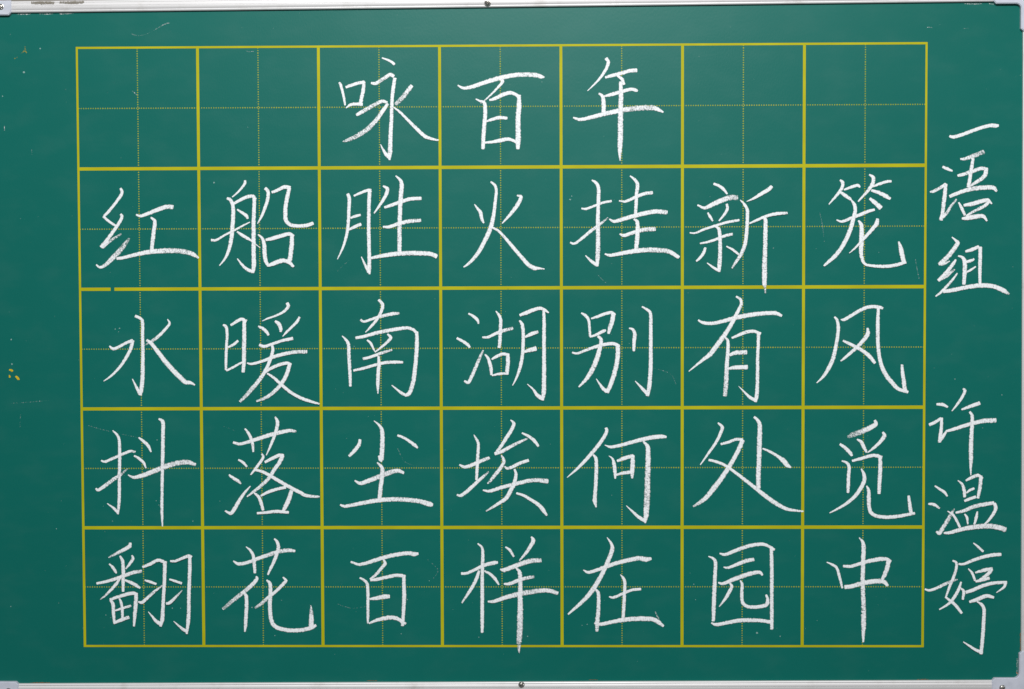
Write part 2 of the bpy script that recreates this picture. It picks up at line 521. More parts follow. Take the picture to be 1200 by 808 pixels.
# ------------------------------------------------------------------ the chalk writing: (label, strokes); a stroke is one or more bands of (x, z, width[, cover]) in mm
WRITING = [
    ('white chalk character 咏 in the third column of the title row', [
        [[(-133.2, 219.7, 1.6), (-131.9, 217.4, 2.5), (-130.5, 212.1, 2.3), (-129.3, 206.7, 2.2), (-128.5, 201.2, 1.6)]],
        [[(-127.6, 215.9, 2.3), (-123.7, 217.3, 2.8), (-118.2, 219.0, 2.8), (-112.7, 220.0, 3.0)], [(-112.7, 220.0, 2.5), (-113.3, 213.9, 3.2), (-114.6, 207.8, 3.2), (-115.8, 202.4, 3.2, 0.9)]],
        [[(-127.7, 198.8, 0.9), (-124.4, 201.2, 2.5), (-120.1, 202.0, 2.8), (-114.3, 201.7, 2.8)]],
        [[(-97.6, 239.7, 1.2), (-93.6, 238.3, 1.8), (-89.9, 236.5, 2.3), (-87.5, 234.4, 2.3)]],
        [[(-106.6, 219.1, 2.1), (-102.9, 218.9, 3.0, 0.9), (-96.7, 222.6, 3.2, 0.7), (-91.2, 225.9, 3.2), (-88.2, 224.7, 3.2)], [(-87.2, 222.9, 3.0), (-88.5, 215.0, 3.2), (-89.5, 206.5, 3.0), (-89.9, 198.0, 3.0), (-90.2, 188.3, 3.2), (-90.9, 178.5, 3.5), (-91.2, 170.0, 3.7), (-91.6, 161.5, 3.9), (-92.0, 156.0, 1.8)], [(-92.0, 157.2, 2.1), (-94.7, 160.3, 3.2), (-97.7, 165.2, 1.6), (-99.3, 168.6, 0.7)]],
        [[(-119.0, 193.0, 2.5), (-114.1, 195.7, 3.5, 0.8), (-105.5, 200.5, 3.5, 0.6), (-98.1, 204.1, 3.0, 0.9), (-93.8, 203.1, 2.3)], [(-93.2, 201.9, 2.5), (-96.9, 196.8, 3.5), (-103.1, 188.3, 3.7, 0.8), (-110.5, 181.0, 4.2, 0.7), (-119.1, 175.6, 3.9, 0.6), (-126.5, 172.3, 3.0, 0.6), (-130.4, 171.1, 1.2, 0.6)]],
        [[(-73.3, 216.7, 3.2), (-76.6, 212.5, 3.7, 0.8), (-80.9, 207.1, 4.2, 0.5), (-86.5, 201.6, 3.5, 0.6)]],
        [[(-89.3, 199.8, 0.9), (-83.5, 195.5, 2.1), (-76.2, 188.2, 2.5), (-68.9, 180.9, 3.0), (-62.8, 175.4, 3.2), (-57.9, 173.3, 2.5), (-51.5, 171.8, 1.6)]]]),
    ('white chalk character 百 in the fourth column of the title row', [
        [[(-35.1, 216.9, 1.4), (-31.7, 215.0, 2.3), (-28.6, 214.7, 2.8), (-21.3, 216.4, 3.5), (-11.5, 219.7, 3.7), (-1.7, 222.5, 3.9), (9.3, 224.8, 3.9), (20.3, 225.6, 3.9, 0.8), (28.8, 225.1, 3.9, 0.8), (33.7, 223.7, 3.5), (36.1, 223.4, 1.4)]],
        [[(-0.2, 222.8, 2.1), (1.7, 220.0, 3.2), (-0.5, 216.8, 2.3), (-6.6, 210.4, 1.6), (-12.8, 204.7, 1.2, 0.8), (-16.4, 202.3, 0.9, 0.7)]],
        [[(-20.3, 205.6, 1.2), (-17.0, 204.0, 1.8), (-13.4, 202.5, 3.0), (-12.6, 195.2, 3.5), (-13.3, 185.5, 3.5), (-14.1, 175.8, 3.5), (-14.4, 169.7, 3.5), (-14.6, 164.8, 3.0)]],
        [[(-8.9, 204.7, 1.8), (-4.2, 206.1, 3.2), (1.9, 209.1, 3.5), (8.0, 210.6, 3.2), (12.9, 209.0, 2.8), (15.3, 206.6, 3.5)], [(15.3, 208.4, 3.2), (15.3, 199.9, 4.2), (14.5, 190.2, 4.2), (14.5, 180.5, 4.4), (14.5, 172.0, 4.8), (14.2, 164.7, 3.0)]],
        [[(-11.4, 187.3, 1.6), (-6.7, 188.9, 2.8), (-0.6, 190.3, 3.2), (5.3, 189.8, 2.5)]],
        [[(-12.9, 169.7, 1.8), (-6.8, 170.3, 2.5), (-0.7, 171.4, 3.5), (5.5, 172.6, 3.2), (10.3, 171.4, 2.5), (14.6, 168.9, 2.5)]]]),
    ('white chalk character 年 in the fifth column of the title row', [
        [[(87.2, 238.4, 3.0), (89.0, 235.3, 3.0), (87.2, 229.9, 2.8), (82.9, 223.3, 2.3), (78.0, 217.8, 1.6), (71.9, 212.0, 0.7)]],
        [[(86.6, 222.9, 2.1), (92.1, 224.4, 3.0), (100.6, 226.5, 3.2), (106.7, 228.2, 3.2), (112.2, 228.6, 3.5)]],
        [[(86.0, 207.5, 1.8), (92.1, 209.0, 3.2), (100.6, 211.4, 3.2), (107.9, 213.1, 2.8), (111.5, 212.2, 3.0), (113.0, 211.6, 1.6)]],
        [[(81.3, 209.6, 1.8), (84.1, 207.5, 3.0), (85.0, 202.6, 3.7), (85.1, 194.8, 3.7)]],
        [[(60.1, 190.0, 1.4), (62.8, 189.0, 2.3), (66.4, 188.4, 2.8), (75.0, 190.2, 3.5), (84.7, 192.7, 3.7), (95.7, 195.1, 4.2), (106.7, 196.8, 4.4, 0.75), (117.6, 197.8, 4.6, 0.7), (126.2, 197.6, 4.4, 0.7), (131.0, 195.8, 3.0), (134.1, 194.1, 1.4)]],
        [[(96.3, 224.0, 1.6), (100.0, 221.6, 3.0), (101.8, 217.1, 2.5)], [(99.1, 218.9, 3.0), (99.4, 208.0, 3.9), (99.1, 197.1, 4.2, 0.9), (98.9, 185.0, 4.6, 0.85), (98.9, 175.3, 4.6, 0.85), (98.6, 168.0, 4.4), (98.4, 160.7, 3.0), (98.6, 154.4, 0.7)]]]),
    ('white chalk character 红 in the first column of the first verse row', [
        [[(-315.6, 133.2, 2.1), (-314.5, 130.4, 2.8), (-315.5, 127.3, 2.8), (-320.5, 120.6, 2.5), (-326.1, 113.9, 2.5), (-329.5, 110.5, 2.3)], [(-330.2, 110.0, 2.1), (-325.6, 106.0, 2.3), (-319.5, 101.9, 2.1)]],
        [[(-315.7, 111.8, 2.1), (-314.7, 109.6, 2.8), (-317.6, 104.1, 2.8), (-323.3, 96.1, 3.0), (-328.3, 89.4, 3.2), (-332.1, 84.8, 3.7)], [(-331.1, 84.8, 3.2, 0.9), (-327.1, 87.9, 2.3, 0.7), (-322.1, 91.6, 2.3, 0.6), (-315.6, 95.5, 1.6, 0.5)]],
        [[(-336.6, 70.0, 1.4), (-333.5, 67.9, 2.3), (-329.2, 69.8, 3.0, 0.9), (-322.9, 75.6, 4.2, 0.8), (-316.7, 82.0, 4.4, 0.7), (-311.7, 88.1, 3.5, 0.5), (-308.8, 92.0, 1.4, 0.4)]],
        [[(-302.7, 111.4, 1.6), (-299.1, 110.4, 2.5), (-292.3, 112.6, 3.2), (-283.6, 116.0, 3.7), (-276.8, 118.0, 3.7), (-272.3, 117.4, 3.9, 0.8)]],
        [[(-290.5, 109.1, 1.6), (-287.4, 105.8, 3.2), (-288.1, 99.1, 3.5), (-289.1, 91.7, 3.5), (-290.2, 82.5, 3.2)]],
        [[(-319.2, 75.1, 2.5), (-313.7, 75.9, 2.8), (-305.0, 78.0, 3.2), (-293.9, 80.3, 3.9), (-282.8, 81.3, 4.2, 0.9), (-271.7, 81.5, 4.4, 0.75), (-261.8, 80.4, 4.2, 0.7), (-255.1, 78.1, 3.7), (-251.4, 75.4, 1.6, 0.8)]]]),
    ('white chalk character 船 in the second column of the first verse row', [
        [[(-212.0, 139.2, 2.1), (-212.3, 136.7, 2.5), (-216.0, 131.9, 1.8), (-220.4, 127.6, 1.4), (-222.8, 125.8, 0.9)]],
        [[(-226.9, 124.6, 2.3), (-224.1, 123.3, 3.0), (-222.3, 118.4, 3.2), (-222.1, 111.1, 3.5), (-222.7, 102.5, 3.5), (-223.5, 94.0, 3.5), (-224.8, 86.6, 3.2), (-227.0, 79.3, 2.8), (-230.1, 73.7, 1.8), (-233.9, 69.1, 0.9)]],
        [[(-221.0, 120.6, 2.3), (-216.1, 123.3, 2.8), (-209.9, 126.0, 3.0), (-205.6, 126.3, 3.0), (-203.8, 123.9, 3.2)], [(-204.3, 124.5, 3.2), (-204.7, 115.9, 3.2), (-205.2, 104.9, 3.5), (-205.3, 92.7, 3.7), (-205.4, 79.2, 3.7), (-205.3, 69.4, 3.9), (-206.2, 63.2, 2.8)], [(-206.8, 63.9, 3.0), (-211.7, 66.3, 2.8), (-215.4, 70.0, 2.1), (-219.0, 74.6, 0.9)]],
        [[(-218.6, 115.4, 1.4), (-215.0, 112.9, 2.5), (-211.3, 110.4, 3.0), (-210.1, 108.0, 2.1)]],
        [[(-240.4, 90.1, 2.3), (-236.1, 90.3, 2.1), (-228.7, 94.6, 1.8), (-221.3, 98.2, 1.8), (-213.8, 102.2, 1.6), (-208.3, 104.9, 0.9)]],
        [[(-218.8, 97.0, 1.6), (-215.1, 94.3, 2.8), (-210.3, 91.5, 2.8), (-206.6, 89.0, 1.2), (-199.9, 83.6, 0.6)]],
        [[(-195.1, 132.8, 3.0), (-192.9, 129.9, 3.0), (-193.4, 123.2, 3.0), (-195.9, 115.9, 2.8), (-198.4, 109.8, 2.3), (-201.8, 103.7, 0.9)]],
        [[(-189.6, 129.6, 2.3), (-185.3, 131.1, 2.8), (-179.1, 133.9, 3.2), (-174.8, 132.9, 3.9)], [(-175.2, 132.9, 3.2), (-176.7, 126.8, 3.5), (-178.3, 118.3, 3.5), (-178.7, 110.9, 3.7), (-178.1, 106.0, 3.7), (-174.5, 102.6, 3.2), (-168.4, 101.6, 3.0), (-161.0, 102.1, 3.2), (-155.8, 103.8, 3.0)]],
        [[(-201.4, 94.5, 1.2), (-198.0, 91.4, 2.5), (-196.5, 86.5, 3.5), (-196.2, 79.2, 3.7), (-195.4, 73.0, 3.5), (-193.2, 68.7, 2.5)]],
        [[(-194.9, 90.2, 2.3), (-189.3, 91.4, 3.5), (-181.9, 93.6, 3.5), (-175.8, 95.0, 3.2), (-172.1, 93.2, 2.8)], [(-173.3, 93.8, 3.2), (-173.6, 86.4, 3.9), (-174.4, 79.1, 3.9), (-175.4, 73.0, 3.9)]],
        [[(-193.2, 68.7, 2.1), (-188.3, 70.8, 3.9), (-180.9, 73.0, 3.7), (-176.0, 71.5, 3.2), (-172.3, 68.0, 2.3)]]]),
    ('white chalk character 胜 in the third column of the first verse row', [
        [[(-126.8, 127.8, 2.8), (-125.6, 124.2, 3.2), (-125.9, 115.6, 3.0), (-126.4, 105.8, 2.8), (-127.6, 96.1, 2.8), (-129.8, 87.5, 2.3), (-132.7, 80.2, 1.6), (-135.8, 74.0, 0.7)]],
        [[(-121.6, 126.4, 1.6), (-117.0, 128.4, 2.3), (-110.8, 130.8, 2.5), (-107.7, 130.8, 2.8)], [(-108.6, 130.2, 3.5), (-109.2, 120.4, 3.2), (-109.5, 108.2, 3.2), (-109.6, 96.0, 3.2), (-109.4, 83.8, 3.2), (-109.3, 74.0, 3.2), (-109.4, 66.6, 3.5), (-109.1, 61.7, 1.8)], [(-109.8, 63.5, 3.0), (-112.5, 68.5, 2.3), (-115.8, 75.8, 0.9)]],
        [[(-124.5, 108.0, 1.6), (-120.8, 109.5, 2.5), (-116.5, 110.5, 2.1)]],
        [[(-125.8, 98.5, 1.8), (-121.4, 100.7, 2.8), (-116.2, 102.9, 2.8)]],
        [[(-97.3, 134.4, 1.6), (-93.9, 132.0, 3.2), (-94.9, 127.7, 3.2), (-97.4, 122.8, 2.8), (-101.1, 117.4, 2.1), (-105.0, 111.9, 1.2)]],
        [[(-96.2, 116.7, 2.3), (-90.0, 118.7, 3.0), (-81.4, 121.8, 3.2), (-74.1, 123.7, 3.2), (-66.1, 124.0, 3.0)]],
        [[(-97.5, 100.6, 1.8), (-92.6, 100.6, 2.8), (-85.2, 103.0, 3.2), (-76.6, 105.1, 3.5, 0.85), (-66.6, 105.9, 3.0, 0.8)]],
        [[(-86.8, 142.6, 1.2), (-83.5, 139.6, 2.5), (-82.0, 135.6, 3.7), (-82.6, 127.7, 3.9), (-83.3, 117.9, 3.7), (-83.7, 108.1, 3.7), (-84.0, 98.4, 3.7, 0.85), (-84.1, 88.6, 3.9, 0.85), (-84.1, 80.6, 3.5)]],
        [[(-107.5, 74.9, 2.3), (-100.1, 76.4, 3.2), (-90.3, 77.9, 3.9), (-79.2, 78.8, 3.9, 0.85), (-67.0, 78.7, 3.9), (-58.4, 78.1, 3.7), (-53.5, 76.0, 3.9)]]]),
    ('white chalk character 火 in the fourth column of the first verse row', [
        [[(-8.2, 137.4, 1.6), (-4.9, 134.7, 2.5), (-3.7, 129.8, 2.5), (-4.6, 121.3, 2.8), (-5.6, 112.7, 3.0), (-7.5, 103.0, 3.7), (-10.6, 94.4, 3.9), (-14.3, 87.1, 3.5), (-18.0, 80.4, 3.5), (-22.9, 73.9, 2.8), (-27.2, 69.8, 2.3), (-30.9, 67.1, 1.2)]],
        [[(-21.8, 118.9, 0.9), (-19.3, 115.5, 2.1), (-16.9, 112.2, 3.2), (-15.7, 106.7, 2.8), (-14.2, 103.6, 1.4)]],
        [[(13.6, 126.1, 1.4), (16.7, 124.9, 3.0), (14.0, 118.8, 3.5), (9.1, 112.1, 3.0), (4.8, 107.2, 2.1), (1.1, 103.2, 0.9)]],
        [[(-8.1, 99.9, 1.6), (-3.2, 97.8, 2.1), (1.7, 93.2, 2.3), (9.0, 84.6, 3.0), (16.3, 76.0, 3.2), (22.4, 69.2, 3.5), (27.3, 66.2, 3.9), (31.0, 65.9, 2.3), (35.9, 65.3, 0.9)]]]),
    ('white chalk character 挂 in the fifth column of the first verse row', [
        [[(75.5, 138.5, 1.4), (78.8, 136.2, 2.8), (80.8, 131.9, 3.2), (80.8, 122.2, 3.2), (80.4, 112.4, 3.2), (80.3, 102.7, 3.5), (80.4, 92.9, 3.7, 0.9), (80.4, 83.1, 3.9, 0.85), (80.0, 74.6, 3.9, 0.85), (79.5, 67.8, 2.8)], [(79.5, 68.4, 2.8), (75.5, 71.1, 2.8), (70.0, 76.3, 0.9)]],
        [[(66.9, 115.2, 1.6), (70.6, 114.9, 2.1), (77.3, 117.3, 2.1), (84.7, 120.0, 2.1), (91.4, 121.2, 2.1)]],
        [[(57.5, 87.1, 1.6), (60.8, 86.2, 2.1), (66.3, 89.9, 2.5), (73.7, 96.0, 2.8), (81.0, 101.4, 2.8, 0.7), (88.6, 107.5, 1.2, 0.5)]],
        [[(97.9, 121.4, 1.2), (103.0, 120.9, 2.3), (110.3, 123.9, 2.8), (117.7, 126.9, 3.0), (125.2, 128.1, 3.0, 0.8)]],
        [[(106.9, 141.8, 1.2), (110.6, 138.9, 2.5), (113.0, 134.8, 3.2), (112.2, 126.9, 3.0), (111.8, 118.4, 3.0), (111.3, 108.6, 2.5)]],
        [[(89.8, 106.3, 1.2), (93.8, 104.4, 2.8), (100.6, 106.2, 3.5), (110.3, 108.9, 3.7), (120.1, 111.3, 3.9), (128.7, 112.5, 3.9, 0.9), (137.2, 111.7, 3.7, 0.8)]],
        [[(98.4, 94.0, 1.4), (101.8, 92.8, 3.0), (109.1, 95.0, 3.2), (117.7, 97.4, 3.7, 0.85), (127.4, 98.1, 3.9, 0.8)]],
        [[(110.1, 106.2, 1.6), (112.8, 103.8, 3.2), (113.0, 95.2, 3.7), (112.5, 87.9, 3.9), (111.8, 81.8, 3.5)]],
        [[(86.1, 77.5, 1.4), (90.8, 76.5, 2.8), (100.6, 78.2, 3.5), (110.3, 79.8, 3.9), (121.3, 80.8, 4.2, 0.8), (129.9, 80.5, 4.2, 0.8), (137.2, 79.9, 3.9, 0.8), (142.1, 77.8, 3.7), (147.0, 74.6, 3.0)]]]),
    ('white chalk character 新 in the sixth column of the first verse row', [
        [[(176.0, 135.1, 2.1), (180.2, 133.5, 2.5), (183.9, 130.7, 2.8), (187.0, 126.8, 1.4)]],
        [[(162.6, 117.6, 1.4), (168.7, 115.3, 2.8), (174.8, 118.1, 3.9), (182.1, 121.3, 4.2, 0.9), (189.4, 123.7, 4.6, 0.7), (195.5, 123.7, 4.4, 0.5)]],
        [[(171.1, 111.2, 1.6), (173.0, 107.9, 2.5), (175.1, 104.6, 1.4)]],
        [[(186.7, 118.3, 2.1), (187.2, 114.6, 2.5), (184.6, 109.7, 2.3), (180.3, 104.6, 1.2)]],
        [[(156.3, 94.8, 1.2), (160.8, 94.6, 1.6), (167.5, 97.4, 2.1), (177.3, 100.6, 2.1), (187.0, 103.4, 2.3), (196.8, 105.1, 2.1)]],
        [[(164.8, 86.0, 1.4), (171.2, 87.2, 2.1), (178.5, 89.6, 2.3), (185.8, 92.4, 2.5), (191.3, 93.6, 2.5, 0.8)]],
        [[(176.0, 100.6, 1.2), (179.7, 98.5, 2.8), (180.9, 93.9, 3.2), (181.2, 86.6, 3.2), (181.2, 76.8, 3.5, 0.85), (180.7, 68.3, 3.7, 0.85), (180.4, 62.8, 2.5)], [(180.0, 63.6, 2.5), (176.1, 65.8, 2.3), (170.6, 69.8, 0.9)]],
        [[(169.0, 82.3, 2.3), (167.5, 78.1, 2.8), (164.9, 74.4, 2.5), (161.7, 71.4, 1.6)]],
        [[(186.5, 83.5, 1.2), (191.3, 81.0, 2.1), (194.4, 78.6, 2.1), (196.6, 76.8, 1.6)]],
        [[(223.5, 132.7, 3.0), (221.1, 130.3, 3.5), (215.0, 126.7, 3.2), (208.9, 123.0, 2.1), (203.1, 120.4, 0.7)]],
        [[(197.7, 121.6, 0.9), (201.0, 118.2, 2.3), (203.5, 113.3, 3.0), (203.5, 104.8, 3.0), (202.9, 93.8, 3.2), (201.7, 85.3, 3.2), (198.7, 77.4, 3.2, 0.85), (194.4, 70.7, 2.5, 0.8), (191.0, 65.5, 1.4, 0.6)]],
        [[(205.3, 102.3, 1.4), (211.4, 105.0, 2.3), (218.7, 108.1, 2.5), (227.2, 110.2, 3.0), (236.4, 110.8, 2.1, 0.8)]],
        [[(216.9, 107.2, 1.8), (218.5, 104.7, 3.5), (218.5, 93.8, 3.7), (218.3, 81.6, 3.7, 0.9), (217.9, 69.4, 4.2, 0.85), (217.9, 59.6, 4.4, 0.9), (217.9, 52.2, 3.7), (218.3, 49.6, 2.1, 0.35), (218.4, 48.0, 1.8, 0.7), (218.7, 44.9, 1.2, 0.7)]]]),
    ('white chalk character 笼 in the seventh column of the first verse row', [
        [[(280.1, 137.7, 1.8), (282.1, 135.6, 3.0), (281.6, 131.6, 2.8), (277.9, 126.1, 2.5), (274.3, 121.9, 1.8), (270.9, 117.9, 0.9)]],
        [[(283.4, 129.8, 1.8), (288.9, 131.9, 2.5), (294.3, 133.4, 2.8), (296.2, 131.9, 1.6)]],
        [[(280.6, 127.6, 2.3), (284.0, 125.2, 3.2), (288.7, 121.9, 2.5)]],
        [[(304.0, 142.1, 1.6), (307.1, 139.7, 3.2), (306.8, 135.2, 3.2), (303.5, 129.7, 2.8), (299.8, 125.5, 2.1), (295.0, 120.2, 1.4)]],
        [[(306.5, 132.4, 1.8), (311.9, 134.3, 2.5), (318.0, 136.3, 2.5), (321.9, 136.6, 2.1)]],
        [[(305.9, 129.1, 2.3), (312.0, 127.2, 3.2), (317.5, 124.5, 3.7), (321.1, 122.3, 2.5)]],
        [[(304.5, 122.4, 2.3), (308.4, 119.3, 3.7), (313.3, 114.8, 4.2)]],
        [[(277.2, 104.9, 1.2), (281.7, 103.6, 2.3), (289.0, 106.4, 2.8), (297.5, 109.6, 3.0), (303.6, 112.1, 2.8), (308.2, 113.3, 2.1)]],
        [[(288.7, 121.9, 0.9), (291.6, 117.6, 3.0), (292.4, 112.7, 3.2), (290.8, 105.4, 3.5), (288.4, 96.9, 3.7), (284.8, 88.4, 3.7), (280.6, 81.1, 3.5), (275.8, 75.0, 3.5), (270.9, 70.7, 2.8), (267.0, 67.2, 1.6)]],
        [[(295.1, 104.2, 1.6), (297.3, 101.1, 3.5), (297.8, 94.4, 3.9), (297.6, 85.9, 4.2), (297.4, 78.6, 3.5), (298.3, 73.1, 3.0), (300.4, 68.8, 2.3), (305.1, 67.3, 2.3), (313.6, 66.6, 2.8), (322.1, 66.9, 3.0), (329.4, 68.5, 3.0), (334.3, 69.9, 2.3)], [(332.8, 69.3, 3.9), (331.2, 76.0, 4.2), (329.9, 82.1, 3.5), (328.3, 86.8, 1.4)]],
        [[(310.7, 105.6, 2.8), (310.0, 101.7, 3.7), (306.1, 96.8, 3.2), (301.3, 91.4, 2.8), (296.4, 85.9, 2.1), (291.6, 81.0, 1.6), (287.7, 77.6, 0.7)]]]),
    ('white chalk character 水 in the first column of the second verse row', [
        [[(-304.6, 27.3, 2.5), (-300.3, 25.2, 2.5), (-298.7, 22.1, 2.8), (-298.8, 11.0, 2.8), (-298.7, -0.1, 3.0), (-298.9, -11.2, 3.2), (-299.2, -22.3, 3.5), (-300.1, -32.2, 3.7), (-301.4, -38.3, 3.2)], [(-301.7, -37.3, 3.2), (-304.1, -32.8, 2.5), (-307.7, -25.3, 0.9)]],
        [[(-326.5, 2.2, 1.4), (-323.4, -0.0, 2.8), (-318.5, 1.8, 2.5), (-312.3, 5.1, 2.5), (-307.3, 6.7, 3.2)], [(-307.0, 6.7, 3.0), (-308.9, -0.0, 3.0), (-312.4, -6.8, 2.8), (-317.4, -14.2, 2.5), (-323.1, -20.4, 2.1), (-327.5, -24.1, 1.6), (-331.8, -26.9, 0.7)]],
        [[(-277.7, 24.5, 0.9), (-276.2, 20.8, 2.3), (-280.6, 15.3, 2.5), (-286.2, 9.8, 2.8, 0.8), (-291.2, 6.3, 2.8, 0.6), (-296.2, 3.4, 1.4, 0.5)]],
        [[(-295.2, 7.1, 2.3), (-291.3, 4.2, 3.2), (-285.2, -3.8, 3.7), (-279.1, -11.8, 4.2), (-273.0, -18.6, 4.2), (-266.9, -24.8, 4.2), (-263.2, -27.9, 3.9), (-258.9, -28.5, 2.8), (-255.6, -30.3, 1.2)]]]),
    ('white chalk character 暖 in the second column of the second verse row', [
        [[(-231.4, 19.7, 1.6), (-229.0, 18.1, 2.8), (-228.2, 11.9, 2.5), (-228.8, 2.1, 2.5), (-229.3, -7.8, 2.5), (-229.5, -17.7, 2.1)]],
        [[(-224.9, 19.5, 2.1), (-220.3, 22.4, 2.8), (-216.0, 24.4, 2.8), (-212.3, 22.7, 3.2)], [(-213.8, 23.0, 3.2), (-213.9, 11.9, 3.5), (-214.2, -0.4, 3.7, 0.9), (-214.3, -10.3, 3.5), (-215.2, -19.5, 2.8)]],
        [[(-227.3, 1.1, 1.6), (-223.0, 3.3, 2.5), (-219.2, 6.4, 2.1)]],
        [[(-229.0, -18.3, 1.8), (-223.8, -15.8, 2.1), (-217.0, -12.1, 1.8), (-213.9, -11.3, 1.4)]],
        [[(-177.7, 37.6, 3.0), (-177.1, 34.5, 2.8), (-181.4, 30.2, 2.3), (-187.6, 27.2, 1.8), (-193.8, 25.1, 1.6), (-198.7, 22.9, 0.7)]],
        [[(-201.9, 18.3, 1.8), (-198.2, 16.5, 2.8), (-195.1, 13.7, 3.0), (-193.7, 11.2, 2.1)]],
        [[(-187.9, 22.6, 2.1), (-184.9, 20.4, 3.5), (-183.4, 16.5, 3.2), (-183.5, 14.0, 2.1)]],
        [[(-167.7, 25.9, 2.1), (-169.8, 22.2, 2.5), (-174.1, 17.9, 2.3), (-178.5, 13.6, 2.1), (-181.8, 10.0, 0.7)]],
        [[(-201.1, 3.0, 2.5), (-197.1, 1.7, 2.8), (-190.3, 3.8, 2.5), (-182.9, 6.3, 2.5), (-173.6, 8.3, 3.0)]],
        [[(-211.6, -12.1, 1.2), (-207.7, -12.8, 2.3), (-199.0, -10.6, 2.5), (-190.4, -7.3, 3.0), (-181.7, -4.8, 3.2), (-171.8, -3.0, 3.2, 0.8), (-162.0, -2.8, 3.5, 0.7)]],
        [[(-190.5, 2.2, 2.3), (-190.1, -1.7, 2.8), (-192.2, -9.1, 3.0), (-196.0, -17.7, 3.2), (-201.7, -26.4, 3.5, 0.8), (-207.9, -33.7, 3.7, 0.75), (-212.9, -39.3, 3.2, 0.7), (-217.9, -44.2, 2.3, 0.7)]],
        [[(-196.9, -20.2, 1.6), (-191.7, -16.5, 2.8), (-184.3, -13.4, 3.0), (-178.1, -12.2, 2.8), (-175.0, -13.5, 2.3)], [(-176.2, -13.5, 3.2), (-178.2, -20.2, 3.5), (-181.9, -27.6, 3.5), (-188.2, -35.0, 3.2, 0.8), (-195.6, -40.6, 3.0, 0.75), (-204.0, -43.9, 1.8, 0.7)]],
        [[(-194.8, -20.8, 1.6), (-189.3, -24.5, 2.5), (-183.2, -30.1, 2.8), (-175.8, -36.3, 2.8), (-168.5, -40.6, 2.8), (-161.1, -43.5, 2.8), (-151.8, -46.2, 1.6)]]]),
    ('white chalk character 南 in the third column of the second verse row', [
        [[(-101.6, 40.1, 2.3), (-98.5, 36.2, 3.0), (-99.4, 31.2, 2.8), (-102.9, 24.5, 2.5), (-107.9, 18.4, 2.3), (-112.8, 13.3, 0.9)]],
        [[(-116.7, 23.6, 2.1), (-114.0, 22.1, 2.1), (-106.6, 24.5, 2.3), (-98.0, 26.9, 2.8, 0.9), (-90.6, 28.5, 3.0), (-85.0, 29.0, 2.3, 0.8)]],
        [[(-132.3, 10.2, 0.9), (-129.1, 7.0, 2.3), (-127.1, 3.0, 3.0), (-126.8, -5.6, 3.0), (-126.3, -15.4, 3.0), (-125.9, -24.1, 2.8), (-125.8, -31.5, 2.3)]],
        [[(-120.9, 8.6, 2.5), (-114.1, 9.8, 2.8), (-104.2, 12.6, 3.2), (-94.4, 14.6, 3.2), (-84.5, 16.2, 3.2), (-77.1, 16.7, 2.8), (-72.2, 14.6, 2.5), (-69.8, 11.5, 2.5)], [(-70.3, 13.3, 2.8), (-70.1, 5.4, 3.5), (-70.6, -4.5, 3.5), (-71.6, -15.6, 3.5), (-72.7, -24.2, 3.7), (-74.3, -31.6, 3.7), (-76.8, -37.7, 3.5), (-79.9, -39.2, 2.8)], [(-79.3, -39.2, 2.8), (-83.6, -37.1, 2.5), (-91.2, -30.9, 0.9)]],
        [[(-111.4, 6.7, 1.6), (-108.6, 4.2, 2.3), (-106.8, 0.5, 1.8), (-105.3, -2.6, 1.2)]],
        [[(-94.4, 11.6, 1.6), (-91.9, 8.9, 3.0), (-94.4, 5.4, 2.5), (-99.4, 1.1, 2.1), (-104.9, -3.2, 1.2)]],
        [[(-114.8, -8.7, 2.5), (-109.3, -7.5, 2.5), (-100.6, -4.4, 2.8, 0.85), (-91.0, -1.4, 1.8, 0.7)]],
        [[(-122.9, -18.5, 2.1), (-115.5, -16.9, 2.5), (-106.9, -14.5, 2.5), (-97.0, -12.1, 2.8), (-88.4, -11.6, 2.8), (-82.0, -11.8, 2.1)]],
        [[(-102.1, -6.9, 2.1), (-101.7, -13.0, 3.0), (-102.5, -21.6, 3.2), (-102.8, -30.3, 3.0), (-102.8, -37.7, 0.9)]]]),
    ('white chalk character 湖 in the fourth column of the second verse row', [
        [[(-27.0, 28.5, 1.6), (-23.1, 26.3, 2.5), (-20.0, 23.5, 2.8), (-18.8, 20.3, 1.6)]],
        [[(-36.7, 8.1, 2.1), (-31.8, 5.4, 2.5), (-28.1, 2.9, 3.0), (-26.3, 0.5, 2.1)]],
        [[(-30.7, -27.6, 1.8), (-27.6, -28.8, 2.8), (-25.2, -24.8, 3.0), (-22.1, -18.0, 3.0, 0.85), (-19.0, -10.6, 2.8, 0.7), (-16.5, -5.1, 2.3, 0.6), (-14.9, -1.8, 1.2, 0.5)]],
        [[(-15.6, 8.8, 1.6), (-10.9, 9.0, 2.3), (-3.5, 12.4, 2.8), (2.6, 14.5, 3.0, 0.9), (9.4, 16.3, 2.8, 0.6)]],
        [[(-4.4, 30.5, 0.9), (-2.0, 27.4, 2.5), (-0.4, 23.1, 2.8), (-0.8, 13.9, 3.0), (-1.1, 6.5, 3.0), (-1.7, 0.4, 2.8)]],
        [[(-13.6, -5.5, 1.2), (-11.2, -8.2, 2.5), (-9.5, -13.1, 3.0), (-8.5, -18.0, 3.0), (-8.3, -22.3, 2.1)]],
        [[(-7.9, -9.4, 1.6), (-3.6, -7.0, 2.8), (1.3, -5.1, 2.8), (6.0, -5.8, 2.5)], [(5.3, -5.2, 3.2), (5.5, -11.9, 3.5), (5.0, -16.8, 3.5), (4.5, -21.8, 3.0)]],
        [[(-7.6, -23.0, 1.4), (-2.4, -21.7, 2.3), (5.6, -21.1, 2.3)]],
